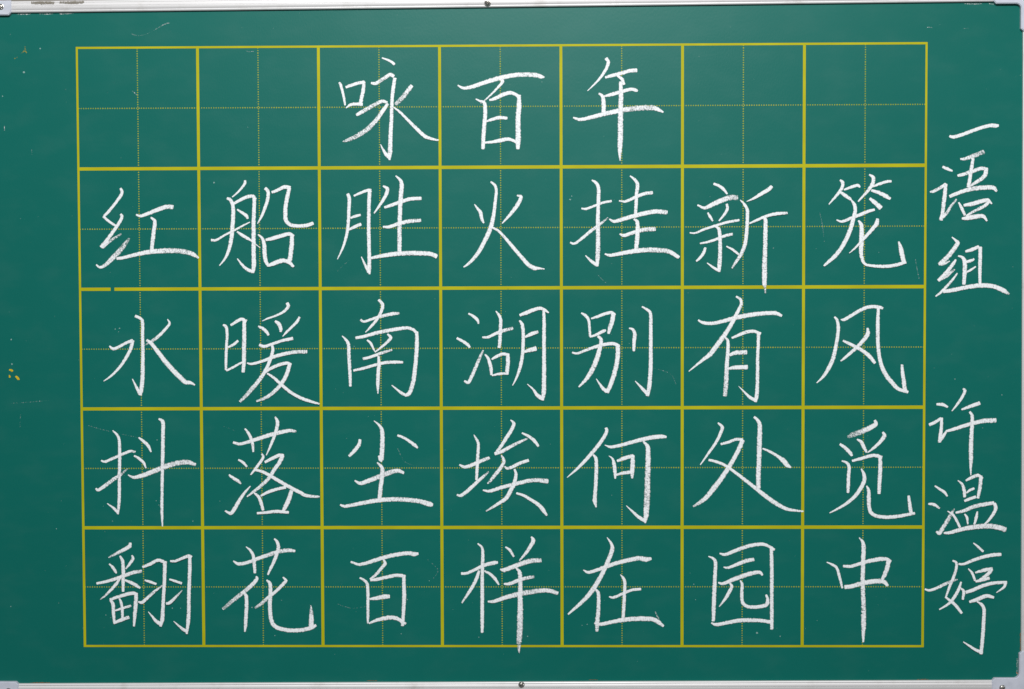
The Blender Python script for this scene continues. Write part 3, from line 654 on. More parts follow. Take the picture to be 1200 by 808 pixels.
        [[(15.2, 22.5, 1.6), (17.4, 19.4, 3.0), (18.2, 12.6, 3.0), (18.2, 4.0, 3.0), (17.7, -4.6, 3.0), (16.3, -13.2, 3.0), (14.2, -20.6, 2.5), (11.7, -26.7, 1.6), (9.3, -31.2, 0.7)]],
        [[(15.6, 27.1, 2.3), (21.1, 29.2, 3.5), (27.2, 31.6, 3.2), (32.1, 32.8, 3.0), (36.4, 31.2, 2.5), (39.3, 29.1, 1.2)], [(35.3, 30.4, 2.5), (35.6, 21.2, 3.0), (35.5, 8.9, 3.2), (35.5, -3.4, 3.2), (35.5, -15.7, 3.5), (35.4, -26.8, 3.7), (35.2, -36.6, 3.9), (34.2, -43.4, 2.5)], [(33.8, -42.1, 3.9), (29.5, -39.1, 3.2), (26.5, -34.7, 1.8), (21.6, -30.2, 0.7)]],
        [[(20.1, 8.9, 1.8), (24.7, 11.4, 3.5), (30.3, 13.2, 2.8, 0.8)]],
        [[(19.2, -3.3, 2.1), (23.5, -1.9, 3.7), (28.6, -0.7, 4.2)]]]),
    ('white chalk character 别 in the fifth column of the second verse row', [
        [[(66.6, 28.7, 1.4), (70.0, 26.6, 2.8), (72.5, 22.9, 2.5), (73.2, 17.4, 2.3), (73.7, 9.4, 2.1)]],
        [[(74.7, 24.1, 1.4), (79.8, 25.7, 2.5), (86.0, 28.0, 2.8), (91.5, 29.0, 2.8), (94.3, 27.1, 2.3)], [(93.1, 28.4, 3.7), (92.1, 22.2, 3.9), (90.3, 16.7, 3.7), (89.0, 11.8, 2.3)]],
        [[(73.7, 9.0, 1.6), (78.6, 10.6, 2.3), (84.7, 13.7, 3.0), (86.6, 14.3, 1.8)]],
        [[(59.0, -4.1, 1.6), (63.3, -4.7, 2.1), (70.0, -2.2, 2.3), (78.6, 0.8, 2.8), (87.2, 2.9, 3.0), (93.3, 3.2, 3.0), (97.0, 1.4, 3.2)], [(96.7, 2.0, 3.7), (96.7, -6.0, 3.9), (95.5, -14.6, 3.9), (93.3, -23.2, 3.9), (90.8, -30.6, 3.7), (87.8, -37.0, 3.5)], [(87.4, -36.1, 3.7), (84.1, -33.6, 2.8), (78.8, -26.0, 0.7)]],
        [[(80.4, 9.4, 2.3), (82.9, 6.3, 3.2), (81.7, -1.0, 3.7), (79.6, -8.4, 4.2), (76.7, -15.8, 4.2, 0.85), (73.1, -22.5, 3.9, 0.85), (69.4, -27.4, 3.0), (64.4, -32.6, 1.4)]],
        [[(106.2, 16.1, 1.4), (109.3, 14.8, 2.5), (110.7, 11.2, 3.2), (110.2, 5.0, 3.2), (109.9, -2.7, 2.3)]],
        [[(116.8, 33.8, 1.4), (120.9, 31.4, 2.3), (123.7, 28.3, 2.8), (124.0, 19.7, 3.0), (124.0, 8.7, 3.2), (124.0, -2.4, 3.2), (124.0, -13.4, 3.5), (123.5, -23.3, 3.5), (122.8, -31.9, 3.7), (121.3, -39.9, 3.0)], [(121.3, -38.6, 3.0), (117.2, -34.3, 2.8), (111.1, -27.9, 0.7)]]]),
    ('white chalk character 有 in the sixth column of the second verse row', [
        [[(163.4, 22.5, 1.6), (167.6, 20.4, 2.8), (175.0, 19.9, 3.0), (183.5, 21.6, 3.2), (192.1, 23.9, 3.7), (201.9, 26.1, 3.9), (211.6, 27.5, 3.7), (220.2, 28.2, 3.5), (227.5, 28.1, 3.5), (232.2, 26.0, 2.3)]],
        [[(194.7, 42.0, 1.6), (198.2, 39.6, 2.5), (198.8, 35.3, 2.8), (195.8, 29.2, 3.0), (192.1, 21.8, 3.5), (187.2, 13.3, 3.7), (182.4, 6.5, 4.2), (177.5, -0.2, 4.2), (173.2, -5.7, 3.9), (167.7, -10.0, 2.8), (161.6, -14.9, 1.8), (155.7, -19.8, 0.9)]],
        [[(185.8, 8.1, 1.4), (187.9, 4.7, 2.8), (187.8, -5.1, 3.2), (187.1, -13.7, 3.5), (186.8, -22.3, 3.7, 0.85), (186.4, -30.9, 3.9, 0.75), (185.6, -40.1, 3.5, 0.75)]],
        [[(191.2, 7.7, 1.8), (197.0, 10.2, 2.8), (203.1, 12.6, 3.0, 0.85), (209.2, 13.2, 2.8), (214.8, 11.3, 2.5)], [(213.2, 12.0, 3.0), (213.0, 2.2, 2.8), (212.5, -8.9, 2.8), (212.5, -19.9, 3.0), (212.3, -31.0, 3.0), (211.9, -39.6, 3.5), (210.7, -45.1, 2.8)], [(210.9, -43.9, 3.2), (206.4, -41.8, 2.8), (202.1, -37.7, 1.8), (196.9, -32.4, 0.5)]],
        [[(189.5, -6.4, 2.5), (194.6, -4.5, 3.7), (203.2, -4.2, 3.9, 0.8)]],
        [[(187.9, -18.0, 1.8), (193.4, -16.8, 3.5), (203.8, -16.5, 3.9)]]]),
    ('white chalk character 风 in the seventh column of the second verse row', [
        [[(276.0, 24.8, 1.6), (278.2, 22.0, 2.5), (279.1, 15.6, 3.0), (278.3, 7.0, 3.0), (276.8, -1.5, 3.2), (274.7, -10.1, 3.5), (271.3, -17.5, 3.5), (267.1, -24.2, 2.5), (261.6, -29.7, 0.9)]],
        [[(281.2, 22.7, 0.9), (284.0, 22.7, 2.8), (290.7, 26.6, 2.8), (298.0, 30.8, 3.0), (305.3, 33.3, 3.0), (312.6, 32.9, 3.0), (315.6, 31.9, 2.1)], [(312.0, 32.0, 2.5), (311.7, 21.6, 3.2), (311.7, 11.8, 3.2), (312.0, 2.0, 3.2), (313.1, -7.8, 3.2), (315.3, -16.4, 3.5), (319.0, -23.7, 3.7), (324.0, -29.9, 3.7), (328.9, -34.8, 3.2), (336.8, -37.5, 2.5)], [(334.4, -36.6, 3.7), (333.5, -28.7, 3.5), (332.5, -22.5, 3.2), (331.8, -14.9, 2.1)]],
        [[(303.2, 15.5, 1.8), (303.6, 11.6, 3.7), (301.1, 7.0, 3.5), (295.7, 0.9, 3.0), (289.6, -4.6, 2.8), (284.7, -8.9, 2.3), (281.3, -11.6, 1.2)]],
        [[(283.2, 5.2, 1.8), (288.3, 2.7, 2.8), (294.5, -0.4, 2.8), (300.6, -4.1, 3.2), (305.5, -8.4, 3.5), (309.4, -13.3, 2.5)]]]),
    ('white chalk character 抖 in the first column of the third verse row', [
        [[(-324.8, -68.3, 0.9), (-321.8, -71.2, 2.1), (-319.6, -75.5, 2.5), (-319.2, -85.4, 2.8), (-319.4, -96.6, 2.8), (-319.8, -107.8, 2.8), (-319.9, -118.9, 2.8), (-320.3, -128.9, 2.8), (-321.4, -138.2, 1.8)], [(-321.4, -136.9, 2.8), (-325.1, -133.2, 2.3), (-330.2, -129.5, 0.7)]],
        [[(-334.7, -93.5, 1.4), (-331.4, -94.3, 2.3), (-324.5, -91.4, 2.5), (-317.0, -88.2, 2.5, 0.9), (-310.8, -85.7, 2.5), (-306.1, -86.1, 1.8, 0.7)]],
        [[(-339.5, -117.0, 1.8), (-337.3, -118.0, 2.8), (-331.0, -113.9, 3.2, 0.9), (-324.7, -109.2, 3.2, 0.75), (-318.5, -105.0, 2.8, 0.6), (-312.5, -100.1, 0.9, 0.4)]],
        [[(-303.0, -74.3, 1.4), (-298.9, -77.4, 2.8), (-295.2, -81.1, 2.8), (-292.8, -86.1, 1.4)]],
        [[(-306.9, -89.4, 1.6), (-302.8, -91.9, 2.5), (-299.1, -95.4, 2.5), (-297.3, -99.7, 1.2)]],
        [[(-312.3, -105.5, 0.9), (-307.3, -107.5, 2.8), (-299.9, -105.8, 3.9), (-291.2, -102.6, 4.2, 0.85), (-281.2, -98.5, 4.4, 0.8), (-271.3, -95.7, 4.4, 0.75), (-262.6, -94.8, 4.2, 0.75), (-255.8, -96.9, 2.8, 0.85)]],
        [[(-285.9, -58.5, 1.6), (-282.6, -61.3, 3.5), (-282.6, -70.6, 3.2), (-282.8, -80.5, 3.2), (-283.1, -90.4, 3.2), (-283.5, -101.6, 2.8), (-283.8, -111.5, 2.8), (-284.0, -121.5, 2.5), (-284.3, -131.4, 2.8), (-284.2, -140.1, 2.3), (-284.0, -148.6, 1.2)]]]),
    ('white chalk character 落 in the second column of the third verse row', [
        [[(-223.8, -78.4, 2.3), (-218.6, -79.7, 2.5), (-211.1, -77.9, 3.0), (-202.5, -75.1, 3.5), (-192.5, -72.0, 3.5), (-183.9, -69.8, 3.5), (-176.4, -68.6, 3.0), (-171.5, -69.3, 2.1, 0.7)]],
        [[(-214.1, -67.0, 1.4), (-211.1, -70.8, 2.5), (-208.9, -75.7, 2.8), (-207.7, -80.7, 2.5), (-207.3, -86.2, 1.6)]],
        [[(-188.7, -57.2, 1.4), (-186.9, -60.9, 3.2), (-187.3, -65.9, 3.0), (-189.4, -72.6, 2.8), (-192.6, -80.7, 2.3), (-196.4, -89.1, 0.9)]],
        [[(-219.7, -93.0, 1.6), (-216.2, -94.9, 2.5), (-212.8, -98.6, 1.8)]],
        [[(-227.7, -105.7, 1.8), (-223.8, -108.5, 2.8), (-220.4, -110.6, 3.0), (-217.9, -112.9, 1.4)]],
        [[(-231.3, -135.8, 1.4), (-226.6, -137.7, 3.2), (-223.4, -134.0, 3.5), (-219.0, -126.5, 3.0), (-214.6, -120.3, 2.3), (-210.0, -115.1, 0.9)]],
        [[(-200.1, -88.1, 1.6), (-198.9, -90.6, 2.3), (-201.4, -94.9, 2.5), (-205.2, -99.9, 2.5), (-209.5, -105.4, 1.2)]],
        [[(-197.4, -94.9, 2.3), (-191.5, -91.8, 3.0), (-185.3, -89.1, 3.0), (-182.2, -89.4, 2.8)], [(-182.8, -89.4, 3.7), (-185.3, -94.9, 3.5), (-189.7, -101.1, 3.2), (-194.1, -107.9, 3.2, 0.9), (-200.3, -114.1, 3.0, 0.8), (-206.6, -119.1, 2.5, 0.8), (-212.8, -123.8, 1.2, 0.7)]],
        [[(-205.2, -101.5, 2.1), (-199.0, -103.2, 2.8), (-191.6, -107.3, 3.0), (-184.2, -111.7, 3.2), (-175.6, -116.6, 3.2), (-168.2, -120.4, 3.2), (-163.3, -122.9, 3.0), (-152.4, -124.1, 2.1, 0.7)]],
        [[(-206.6, -120.9, 1.6), (-203.2, -123.8, 2.8), (-201.1, -129.0, 3.0), (-199.5, -135.0, 2.5)]],
        [[(-201.0, -123.1, 1.8), (-195.4, -120.1, 2.8), (-188.0, -117.6, 2.8), (-180.6, -116.0, 2.8)], [(-175.6, -119.1, 3.5), (-177.5, -125.3, 3.9), (-180.1, -130.9, 3.9), (-182.6, -135.9, 2.8)]],
        [[(-204.3, -137.7, 2.1), (-196.8, -137.1, 2.5), (-188.2, -136.2, 3.0), (-178.3, -137.1, 2.5)]]]),
    ('white chalk character 尘 in the third column of the third verse row', [
        [[(-106.2, -60.6, 0.7), (-102.2, -64.0, 2.1), (-99.6, -68.9, 3.5), (-99.4, -78.2, 3.9), (-99.7, -85.6, 3.9), (-100.2, -93.0, 3.9)], [(-102.4, -89.9, 1.6), (-101.4, -92.8, 3.0), (-100.0, -94.5, 1.4)]],
        [[(-118.1, -76.3, 2.5), (-119.0, -80.6, 3.2), (-122.8, -85.6, 3.2), (-127.1, -89.9, 2.3)]],
        [[(-86.5, -72.8, 2.1), (-81.3, -74.8, 2.3), (-76.4, -78.0, 2.5), (-72.7, -80.7, 3.2), (-70.0, -83.2, 1.6)]],
        [[(-122.6, -110.6, 1.4), (-118.0, -112.8, 3.2), (-111.2, -110.7, 3.9), (-102.5, -107.3, 4.2, 0.8), (-93.9, -103.9, 4.4, 0.75), (-86.4, -102.3, 3.7, 0.8), (-81.8, -104.2, 2.3)]],
        [[(-103.7, -95.5, 1.4), (-100.6, -98.6, 2.8), (-99.5, -101.7, 3.7), (-100.1, -109.1, 3.7), (-101.1, -116.6, 3.7), (-102.0, -125.9, 3.5)]],
        [[(-134.8, -130.8, 1.6), (-131.1, -132.0, 2.8), (-122.4, -130.5, 3.2), (-111.3, -128.3, 3.7), (-100.2, -126.7, 3.9), (-89.0, -126.2, 3.9, 0.9), (-77.9, -126.7, 3.9, 0.85), (-68.1, -128.0, 3.9, 0.85), (-60.7, -130.2, 4.8), (-57.9, -130.9, 3.0)]]]),
    ('white chalk character 埃 in the fourth column of the third verse row', [
        [[(-35.1, -97.5, 1.6), (-30.8, -99.3, 2.8), (-24.6, -97.5, 3.2), (-17.2, -94.2, 3.2, 0.9), (-10.4, -91.7, 2.8, 0.8)]],
        [[(-23.1, -72.4, 0.7), (-21.1, -75.9, 2.1), (-19.4, -80.2, 2.5), (-19.9, -90.7, 2.8), (-20.5, -100.6, 2.8), (-21.0, -109.9, 2.3)]],
        [[(-37.3, -122.6, 1.6), (-34.0, -123.1, 2.8), (-28.4, -119.1, 3.2), (-21.0, -112.3, 3.0), (-15.4, -107.4, 2.5, 0.8), (-10.9, -103.3, 1.4, 0.5)]],
        [[(7.5, -60.1, 0.9), (10.2, -62.9, 3.0), (8.1, -68.5, 3.2), (3.8, -75.3, 3.2), (-0.6, -82.1, 2.8), (-4.3, -87.0, 2.5)], [(-5.5, -88.2, 2.8), (0.0, -86.4, 3.2), (7.4, -82.3, 3.0, 0.9), (14.8, -78.6, 2.5, 0.85), (21.3, -75.7, 1.6, 0.8)]],
        [[(17.1, -71.0, 1.6), (22.2, -73.5, 2.5), (27.2, -77.4, 3.0), (30.6, -81.9, 2.1)]],
        [[(-0.2, -89.7, 1.2), (1.9, -93.8, 3.0), (0.0, -98.8, 3.0), (-4.3, -104.3, 3.2, 0.9), (-8.7, -109.9, 2.8, 0.75), (-11.8, -113.2, 1.2, 0.6)]],
        [[(2.5, -98.8, 1.2), (4.3, -100.4, 2.3), (8.6, -99.4, 3.0), (14.8, -96.3, 3.0), (22.2, -93.8, 2.8)]],
        [[(-15.5, -118.7, 1.4), (-9.9, -119.4, 2.8), (-1.3, -116.7, 3.2), (7.3, -114.5, 3.5, 0.9), (17.2, -112.0, 3.5, 0.85), (27.1, -110.3, 3.5, 0.8), (38.2, -111.2, 4.2, 0.8)]],
        [[(10.8, -101.2, 1.8), (11.8, -105.6, 2.8), (10.4, -113.0, 3.5), (7.3, -119.2, 3.7), (3.6, -125.4, 3.5), (-2.6, -129.7, 2.8), (-7.5, -132.8, 2.3, 0.8), (-13.1, -136.1, 1.2, 0.8)]],
        [[(12.3, -121.2, 1.8), (18.4, -123.2, 2.5), (24.6, -126.9, 2.8), (30.7, -131.0, 3.2), (34.4, -135.3, 3.7), (37.5, -139.7, 1.8)]]]),
    ('white chalk character 何 in the fifth column of the third verse row', [
        [[(86.9, -67.0, 2.5), (87.4, -69.7, 3.0), (84.7, -75.3, 3.2), (79.8, -82.1, 3.2), (74.2, -88.8, 3.2), (68.7, -95.0, 3.0), (62.5, -101.2, 2.3), (54.5, -108.2, 0.7)]],
        [[(76.3, -89.2, 1.6), (78.5, -92.6, 3.0), (78.8, -100.6, 3.2), (78.5, -110.5, 3.2), (77.9, -120.4, 3.2), (77.5, -127.8, 3.7), (78.7, -133.0, 1.2)]],
        [[(85.9, -81.2, 0.7), (90.8, -82.7, 2.5), (98.2, -81.5, 3.0), (106.8, -79.2, 3.2), (115.4, -76.9, 3.5), (124.0, -75.0, 3.7), (132.6, -74.1, 3.7), (136.8, -74.5, 2.1)]],
        [[(89.3, -90.2, 0.6), (92.3, -92.6, 1.8), (93.5, -96.9, 3.2), (94.3, -103.1, 3.2), (94.5, -109.0, 1.6)]],
        [[(96.3, -94.4, 2.3), (101.9, -92.2, 3.5), (109.3, -90.1, 3.0)], [(109.0, -90.1, 3.5), (109.0, -96.9, 3.9), (108.6, -103.1, 3.9), (108.6, -108.7, 1.8)]],
        [[(95.1, -106.2, 1.6), (100.6, -104.6, 2.8), (107.4, -103.7, 3.0)]],
        [[(117.9, -78.2, 1.6), (121.5, -82.8, 3.7), (121.8, -92.0, 4.4), (121.6, -101.9, 4.6, 0.85), (121.3, -111.8, 4.8, 0.8), (121.1, -121.7, 5.1, 0.75), (120.6, -131.6, 5.1, 0.75), (120.1, -140.2, 4.4), (119.4, -146.2, 1.4)], [(118.9, -144.2, 3.5), (114.2, -141.5, 3.0), (109.3, -137.1, 2.1), (103.7, -131.8, 0.6)]]]),
    ('white chalk character 处 in the sixth column of the third verse row', [
        [[(179.9, -62.9, 1.4), (183.4, -66.4, 3.0), (181.8, -71.9, 2.8), (178.1, -79.3, 2.5), (172.6, -87.3, 2.3), (165.3, -97.7, 0.9)]],
        [[(182.4, -80.5, 2.1), (188.5, -78.9, 2.5), (194.7, -76.6, 2.5), (200.2, -76.9, 2.8)], [(200.2, -77.5, 3.9), (197.1, -84.9, 3.7), (192.3, -94.1, 3.7), (187.4, -102.1, 3.9), (181.9, -110.2, 4.2), (176.3, -117.6, 4.6, 0.9), (170.2, -125.0, 3.9, 0.9), (164.7, -129.3, 3.2, 0.8), (159.4, -132.5, 1.6, 0.6)]],
        [[(172.4, -93.7, 2.1), (178.8, -95.3, 2.5), (186.1, -98.4, 2.5), (193.5, -103.6, 2.5), (202.1, -110.2, 3.0), (210.7, -117.0, 3.2), (219.3, -123.8, 3.7), (228.0, -130.0, 3.7), (237.8, -134.9, 3.0), (250.7, -136.8, 1.4, 0.8)]],
        [[(209.9, -58.0, 2.1), (212.8, -60.9, 2.8), (214.5, -65.2, 3.7), (214.3, -75.0, 4.2), (214.1, -84.9, 4.2), (213.9, -94.8, 3.9), (213.5, -104.6, 4.2, 0.9), (213.4, -117.0, 3.9, 0.85)]],
        [[(217.0, -84.3, 1.4), (222.9, -86.8, 2.3), (229.0, -90.5, 2.5), (234.0, -94.2, 4.2), (237.0, -97.9, 4.2), (240.4, -100.0, 1.4)]]]),
    ('white chalk character 觅 in the seventh column of the third verse row', [
        [[(309.8, -61.1, 2.3), (310.5, -64.1, 3.9), (305.6, -67.2, 4.4), (298.3, -70.5, 4.6, 0.7), (292.1, -72.7, 4.8, 0.5), (287.5, -74.9, 2.8, 0.4)]],
        [[(281.2, -80.7, 2.3), (285.5, -84.0, 3.0), (289.2, -87.7, 3.2), (291.0, -90.2, 2.3)]],
        [[(295.2, -76.8, 1.4), (298.5, -78.9, 3.0), (300.8, -83.2, 3.2), (303.0, -87.5, 1.8)]],
        [[(316.4, -70.9, 1.8), (317.6, -74.0, 3.7), (314.2, -78.9, 3.0), (309.3, -83.6, 2.5), (303.9, -87.8, 0.9)]],
        [[(282.7, -94.6, 1.4), (286.8, -96.4, 2.5), (288.6, -99.8, 3.0), (288.2, -107.2, 3.0), (288.0, -114.6, 3.0), (287.8, -121.0, 2.3)]],
        [[(291.3, -94.6, 2.1), (298.4, -92.7, 2.8), (305.7, -90.6, 3.0), (310.6, -90.2, 3.0), (315.3, -91.9, 3.5)], [(314.3, -91.2, 3.2), (314.4, -101.1, 3.5), (313.9, -111.0, 3.5), (313.5, -121.8, 2.8)]],
        [[(298.7, -101.3, 1.2), (300.9, -106.0, 3.0), (301.2, -110.9, 3.5), (298.5, -117.1, 3.5), (293.7, -123.9, 3.2), (287.6, -129.4, 2.8), (280.2, -134.1, 2.1), (272.6, -138.1, 0.9)]],
        [[(303.2, -115.6, 1.2), (304.9, -119.6, 3.0), (305.0, -127.0, 3.5), (305.4, -133.2, 3.2), (307.2, -138.1, 3.2), (312.1, -140.8, 3.0), (320.7, -141.6, 3.2), (329.3, -140.9, 3.0), (336.7, -139.6, 2.8), (343.0, -138.4, 2.3)], [(340.1, -138.2, 3.2), (339.1, -132.0, 3.2), (338.0, -124.0, 2.3, 0.9)]]]),
    ('white chalk character 翻 in the first column of the last verse row', [
        [[(-311.4, -162.8, 2.3), (-311.8, -165.3, 3.5), (-316.8, -168.4, 3.2), (-323.1, -171.6, 2.5, 0.8), (-329.6, -174.9, 1.2, 0.6)]],
        [[(-329.2, -180.4, 1.2), (-326.3, -183.1, 2.5), (-324.5, -185.9, 2.8), (-323.3, -188.1, 1.4)]],
        [[(-310.0, -173.2, 1.4), (-309.2, -175.9, 2.8), (-312.0, -180.3, 2.5), (-315.2, -184.4, 1.2)]],
        [[(-339.8, -196.7, 2.1), (-333.3, -195.5, 2.5), (-324.6, -193.1, 3.0), (-315.8, -189.9, 3.2), (-308.4, -187.4, 3.2, 0.85), (-302.1, -186.5, 2.8, 0.6)]],
        [[(-320.0, -173.7, 1.6), (-317.9, -177.8, 3.0), (-317.4, -185.9, 3.2), (-317.6, -194.6, 3.0), (-317.8, -203.4, 2.3)]],
        [[(-319.8, -191.9, 1.6), (-323.4, -197.1, 2.8), (-328.5, -202.7, 2.5, 0.9), (-332.9, -207.1, 1.8, 0.7), (-337.0, -210.3, 0.9, 0.5)]],
        [[(-315.9, -194.0, 1.8), (-310.9, -196.1, 3.0), (-306.6, -198.4, 3.2, 0.9), (-303.5, -200.6, 1.6)]],
        [[(-328.6, -210.9, 1.8), (-326.4, -214.0, 3.2), (-326.0, -222.1, 3.0), (-325.3, -230.2, 2.1)]],
        [[(-328.6, -210.4, 2.5), (-322.3, -208.1, 2.8), (-314.8, -205.9, 3.2), (-309.2, -204.9, 3.2), (-306.1, -206.1, 3.0)], [(-306.7, -205.2, 3.2), (-307.2, -214.6, 3.5), (-308.1, -223.4, 3.2), (-308.9, -232.7, 1.8)]],
        [[(-324.3, -219.6, 1.4), (-318.7, -217.7, 2.3), (-311.4, -215.6, 2.3, 0.8)]],
        [[(-320.8, -209.4, 1.6), (-319.3, -213.4, 2.5), (-318.5, -219.6, 2.5), (-318.6, -227.1, 2.3)]],
        [[(-325.7, -230.2, 2.1), (-320.1, -227.7, 3.2), (-313.2, -225.2, 3.0, 0.85)]],
        [[(-300.8, -182.8, 2.3), (-294.6, -180.3, 3.0), (-288.3, -177.2, 2.8), (-283.4, -178.2, 3.0)], [(-282.1, -178.4, 3.5), (-282.5, -188.4, 3.2), (-283.1, -199.6, 3.0), (-283.8, -209.6, 3.0), (-284.4, -219.6, 3.2), (-285.0, -227.1, 3.7), (-286.5, -232.7, 2.3)], [(-285.9, -231.1, 3.9), (-290.2, -228.4, 3.0), (-293.3, -224.6, 1.8), (-296.6, -220.6, 0.6)]],
        [[(-299.1, -194.0, 1.6), (-294.8, -195.3, 2.5), (-289.8, -197.1, 2.1)]],
        [[(-304.7, -212.1, 1.6), (-301.8, -212.7, 3.0), (-297.4, -209.0, 2.8), (-291.1, -203.4, 2.5, 0.8), (-284.6, -198.4, 1.2, 0.6)]],
        [[(-277.4, -177.8, 1.8), (-273.4, -177.8, 2.3), (-267.2, -175.3, 2.5), (-262.2, -173.5, 3.2), (-260.0, -174.5, 2.8)], [(-261.2, -174.1, 3.0), (-261.3, -184.7, 3.2), (-261.8, -195.9, 3.2), (-262.3, -207.1, 3.2), (-262.5, -218.4, 3.2), (-263.1, -228.4, 3.5), (-264.4, -239.0, 1.8)], [(-264.2, -237.1, 3.5), (-268.5, -234.6, 2.5), (-275.3, -228.6, 0.7)]],
        [[(-278.3, -193.2, 1.6), (-273.6, -194.7, 2.3), (-268.4, -196.5, 2.3)]],
        [[(-281.3, -213.6, 2.1), (-278.2, -212.7, 3.0), (-273.8, -208.6, 2.5, 0.85), (-267.8, -202.4, 0.9, 0.6)]]]),
    ('white chalk character 花 in the second column of the last verse row', [
        [[(-224.8, -178.1, 1.4), (-220.5, -180.4, 3.0), (-213.0, -179.2, 3.0), (-204.3, -175.9, 3.2), (-195.6, -172.9, 3.5, 0.85), (-186.9, -170.1, 3.5, 0.75), (-178.2, -168.9, 3.5, 0.85), (-173.3, -169.7, 2.3, 0.8)]],
        [[(-214.1, -166.0, 0.9), (-210.4, -169.2, 2.3), (-208.3, -173.2, 2.8), (-207.4, -179.4, 3.2), (-206.9, -187.9, 2.3)]],
        [[(-190.3, -159.3, 1.4), (-187.8, -162.2, 2.8), (-187.1, -167.0, 3.2), (-188.8, -173.2, 3.2), (-191.3, -179.4, 2.8), (-193.8, -184.4, 2.5), (-196.0, -189.4, 1.6)]],
        [[(-205.9, -191.2, 1.8), (-205.1, -192.9, 3.0), (-208.9, -197.5, 3.5), (-214.5, -202.5, 3.5, 0.9), (-220.7, -207.4, 3.5, 0.75), (-227.0, -212.4, 3.5, 0.6), (-233.9, -218.3, 2.8, 0.5)]],
        [[(-217.0, -204.3, 1.4), (-214.5, -207.4, 3.2), (-214.1, -214.3, 3.2), (-214.7, -224.3, 3.2), (-215.1, -231.8, 3.0), (-215.8, -237.4, 1.4)]],
        [[(-197.0, -194.1, 1.4), (-194.3, -196.9, 3.2), (-194.0, -204.3, 3.5), (-194.5, -213.1, 3.5), (-194.3, -221.8, 3.5), (-193.0, -229.3, 3.7), (-189.3, -233.7, 3.7), (-182.5, -235.8, 3.5), (-175.1, -236.5, 3.5), (-167.6, -236.0, 3.5), (-160.2, -234.3, 3.5), (-156.2, -232.1, 2.5)], [(-159.9, -234.3, 4.2), (-159.9, -228.1, 4.4), (-159.8, -221.8, 3.5, 0.75), (-160.2, -215.3, 0.9, 0.6)]],
        [[(-183.4, -191.6, 1.2), (-180.9, -194.4, 2.8), (-183.4, -197.5, 3.0), (-189.7, -203.7, 2.8), (-195.9, -208.7, 3.0, 0.85), (-201.6, -213.7, 3.0, 0.7), (-206.9, -217.4, 1.8, 0.6)]]]),
    ('white chalk character 百 in the third column of the last verse row', [
        [[(-126.3, -178.8, 1.8), (-122.8, -180.1, 2.1), (-119.1, -181.0, 2.5), (-111.6, -179.2, 3.2), (-103.0, -176.4, 3.5), (-94.3, -173.9, 3.5), (-85.6, -172.3, 3.5), (-78.2, -171.5, 3.5), (-73.2, -172.3, 3.9), (-70.1, -171.8, 2.1)]],
        [[(-99.0, -177.0, 1.6), (-97.8, -180.1, 3.0), (-101.2, -184.5, 2.8), (-106.1, -190.1, 2.5), (-110.5, -193.2, 1.2)]],
        [[(-118.9, -192.2, 1.6), (-115.5, -194.2, 2.3), (-112.8, -197.5, 2.8), (-112.3, -206.9, 2.8), (-112.4, -216.8, 2.5), (-112.4, -224.3, 2.5), (-112.5, -230.3, 1.6)]],
        [[(-109.9, -194.2, 2.1), (-104.3, -193.4, 3.0), (-96.9, -191.7, 3.0), (-89.4, -190.2, 3.2), (-83.2, -190.4, 3.0)], [(-82.0, -190.1, 3.0), (-82.1, -198.2, 3.2), (-81.9, -208.1, 3.5), (-82.4, -216.9, 3.2), (-82.8, -224.3, 3.0), (-83.5, -232.4, 2.8)]],
        [[(-110.6, -210.0, 1.8), (-105.7, -209.4, 3.2), (-99.4, -208.1, 4.2), (-94.5, -207.9, 3.5)]],
        [[(-111.4, -230.6, 1.4), (-105.8, -228.1, 2.8), (-98.3, -226.2, 3.7), (-92.1, -225.6, 3.7), (-87.2, -226.8, 3.2), (-83.5, -229.3, 3.2), (-80.8, -230.8, 2.1)]]]),
    ('white chalk character 样 in the fourth column of the last verse row', [
        [[(-33.9, -188.7, 2.3), (-29.2, -188.3, 2.5), (-21.8, -185.0, 2.8), (-14.3, -181.5, 3.2), (-6.9, -179.7, 3.5), (-3.8, -179.3, 2.3)]],
        [[(-20.2, -163.5, 1.2), (-16.7, -166.8, 2.1), (-16.0, -172.8, 2.8), (-16.4, -182.8, 3.0), (-16.6, -193.9, 3.0), (-16.6, -205.1, 3.2), (-16.7, -216.4, 3.2), (-16.7, -227.6, 3.2), (-16.8, -238.2, 2.3)]],
        [[(-19.3, -186.5, 2.1), (-20.8, -191.5, 3.0), (-23.7, -197.7, 3.0), (-27.4, -203.9, 2.8), (-33.6, -213.2, 1.4, 0.8)]],
        [[(-14.6, -186.5, 1.6), (-10.0, -189.0, 2.5), (-5.7, -193.3, 2.8), (-2.7, -197.9, 1.4)]],
        [[(3.0, -166.4, 1.4), (6.7, -169.1, 2.5), (9.8, -174.3, 1.8)]],
        [[(24.6, -157.9, 1.6), (26.2, -161.1, 3.9), (24.0, -165.4, 3.2), (20.3, -171.0, 2.8), (14.7, -177.6, 1.2)]],
        [[(-1.4, -185.0, 1.2), (1.7, -185.6, 3.7), (9.1, -183.0, 3.9), (17.8, -179.7, 4.2, 0.9), (25.2, -177.8, 4.2, 0.8), (32.4, -177.6, 3.7, 0.7)]],
        [[(1.7, -197.4, 1.6), (6.6, -197.1, 3.0), (12.8, -194.6, 3.2), (19.0, -192.7, 3.2, 0.9), (26.4, -191.2, 2.8, 0.6)]],
        [[(-11.7, -212.1, 1.6), (-7.0, -212.0, 3.0), (1.6, -209.1, 3.7), (11.5, -206.4, 4.2, 0.85), (22.7, -204.2, 4.4, 0.75), (32.6, -202.9, 3.9, 0.75), (40.0, -203.1, 3.7), (46.4, -205.2, 3.2, 0.8)]],
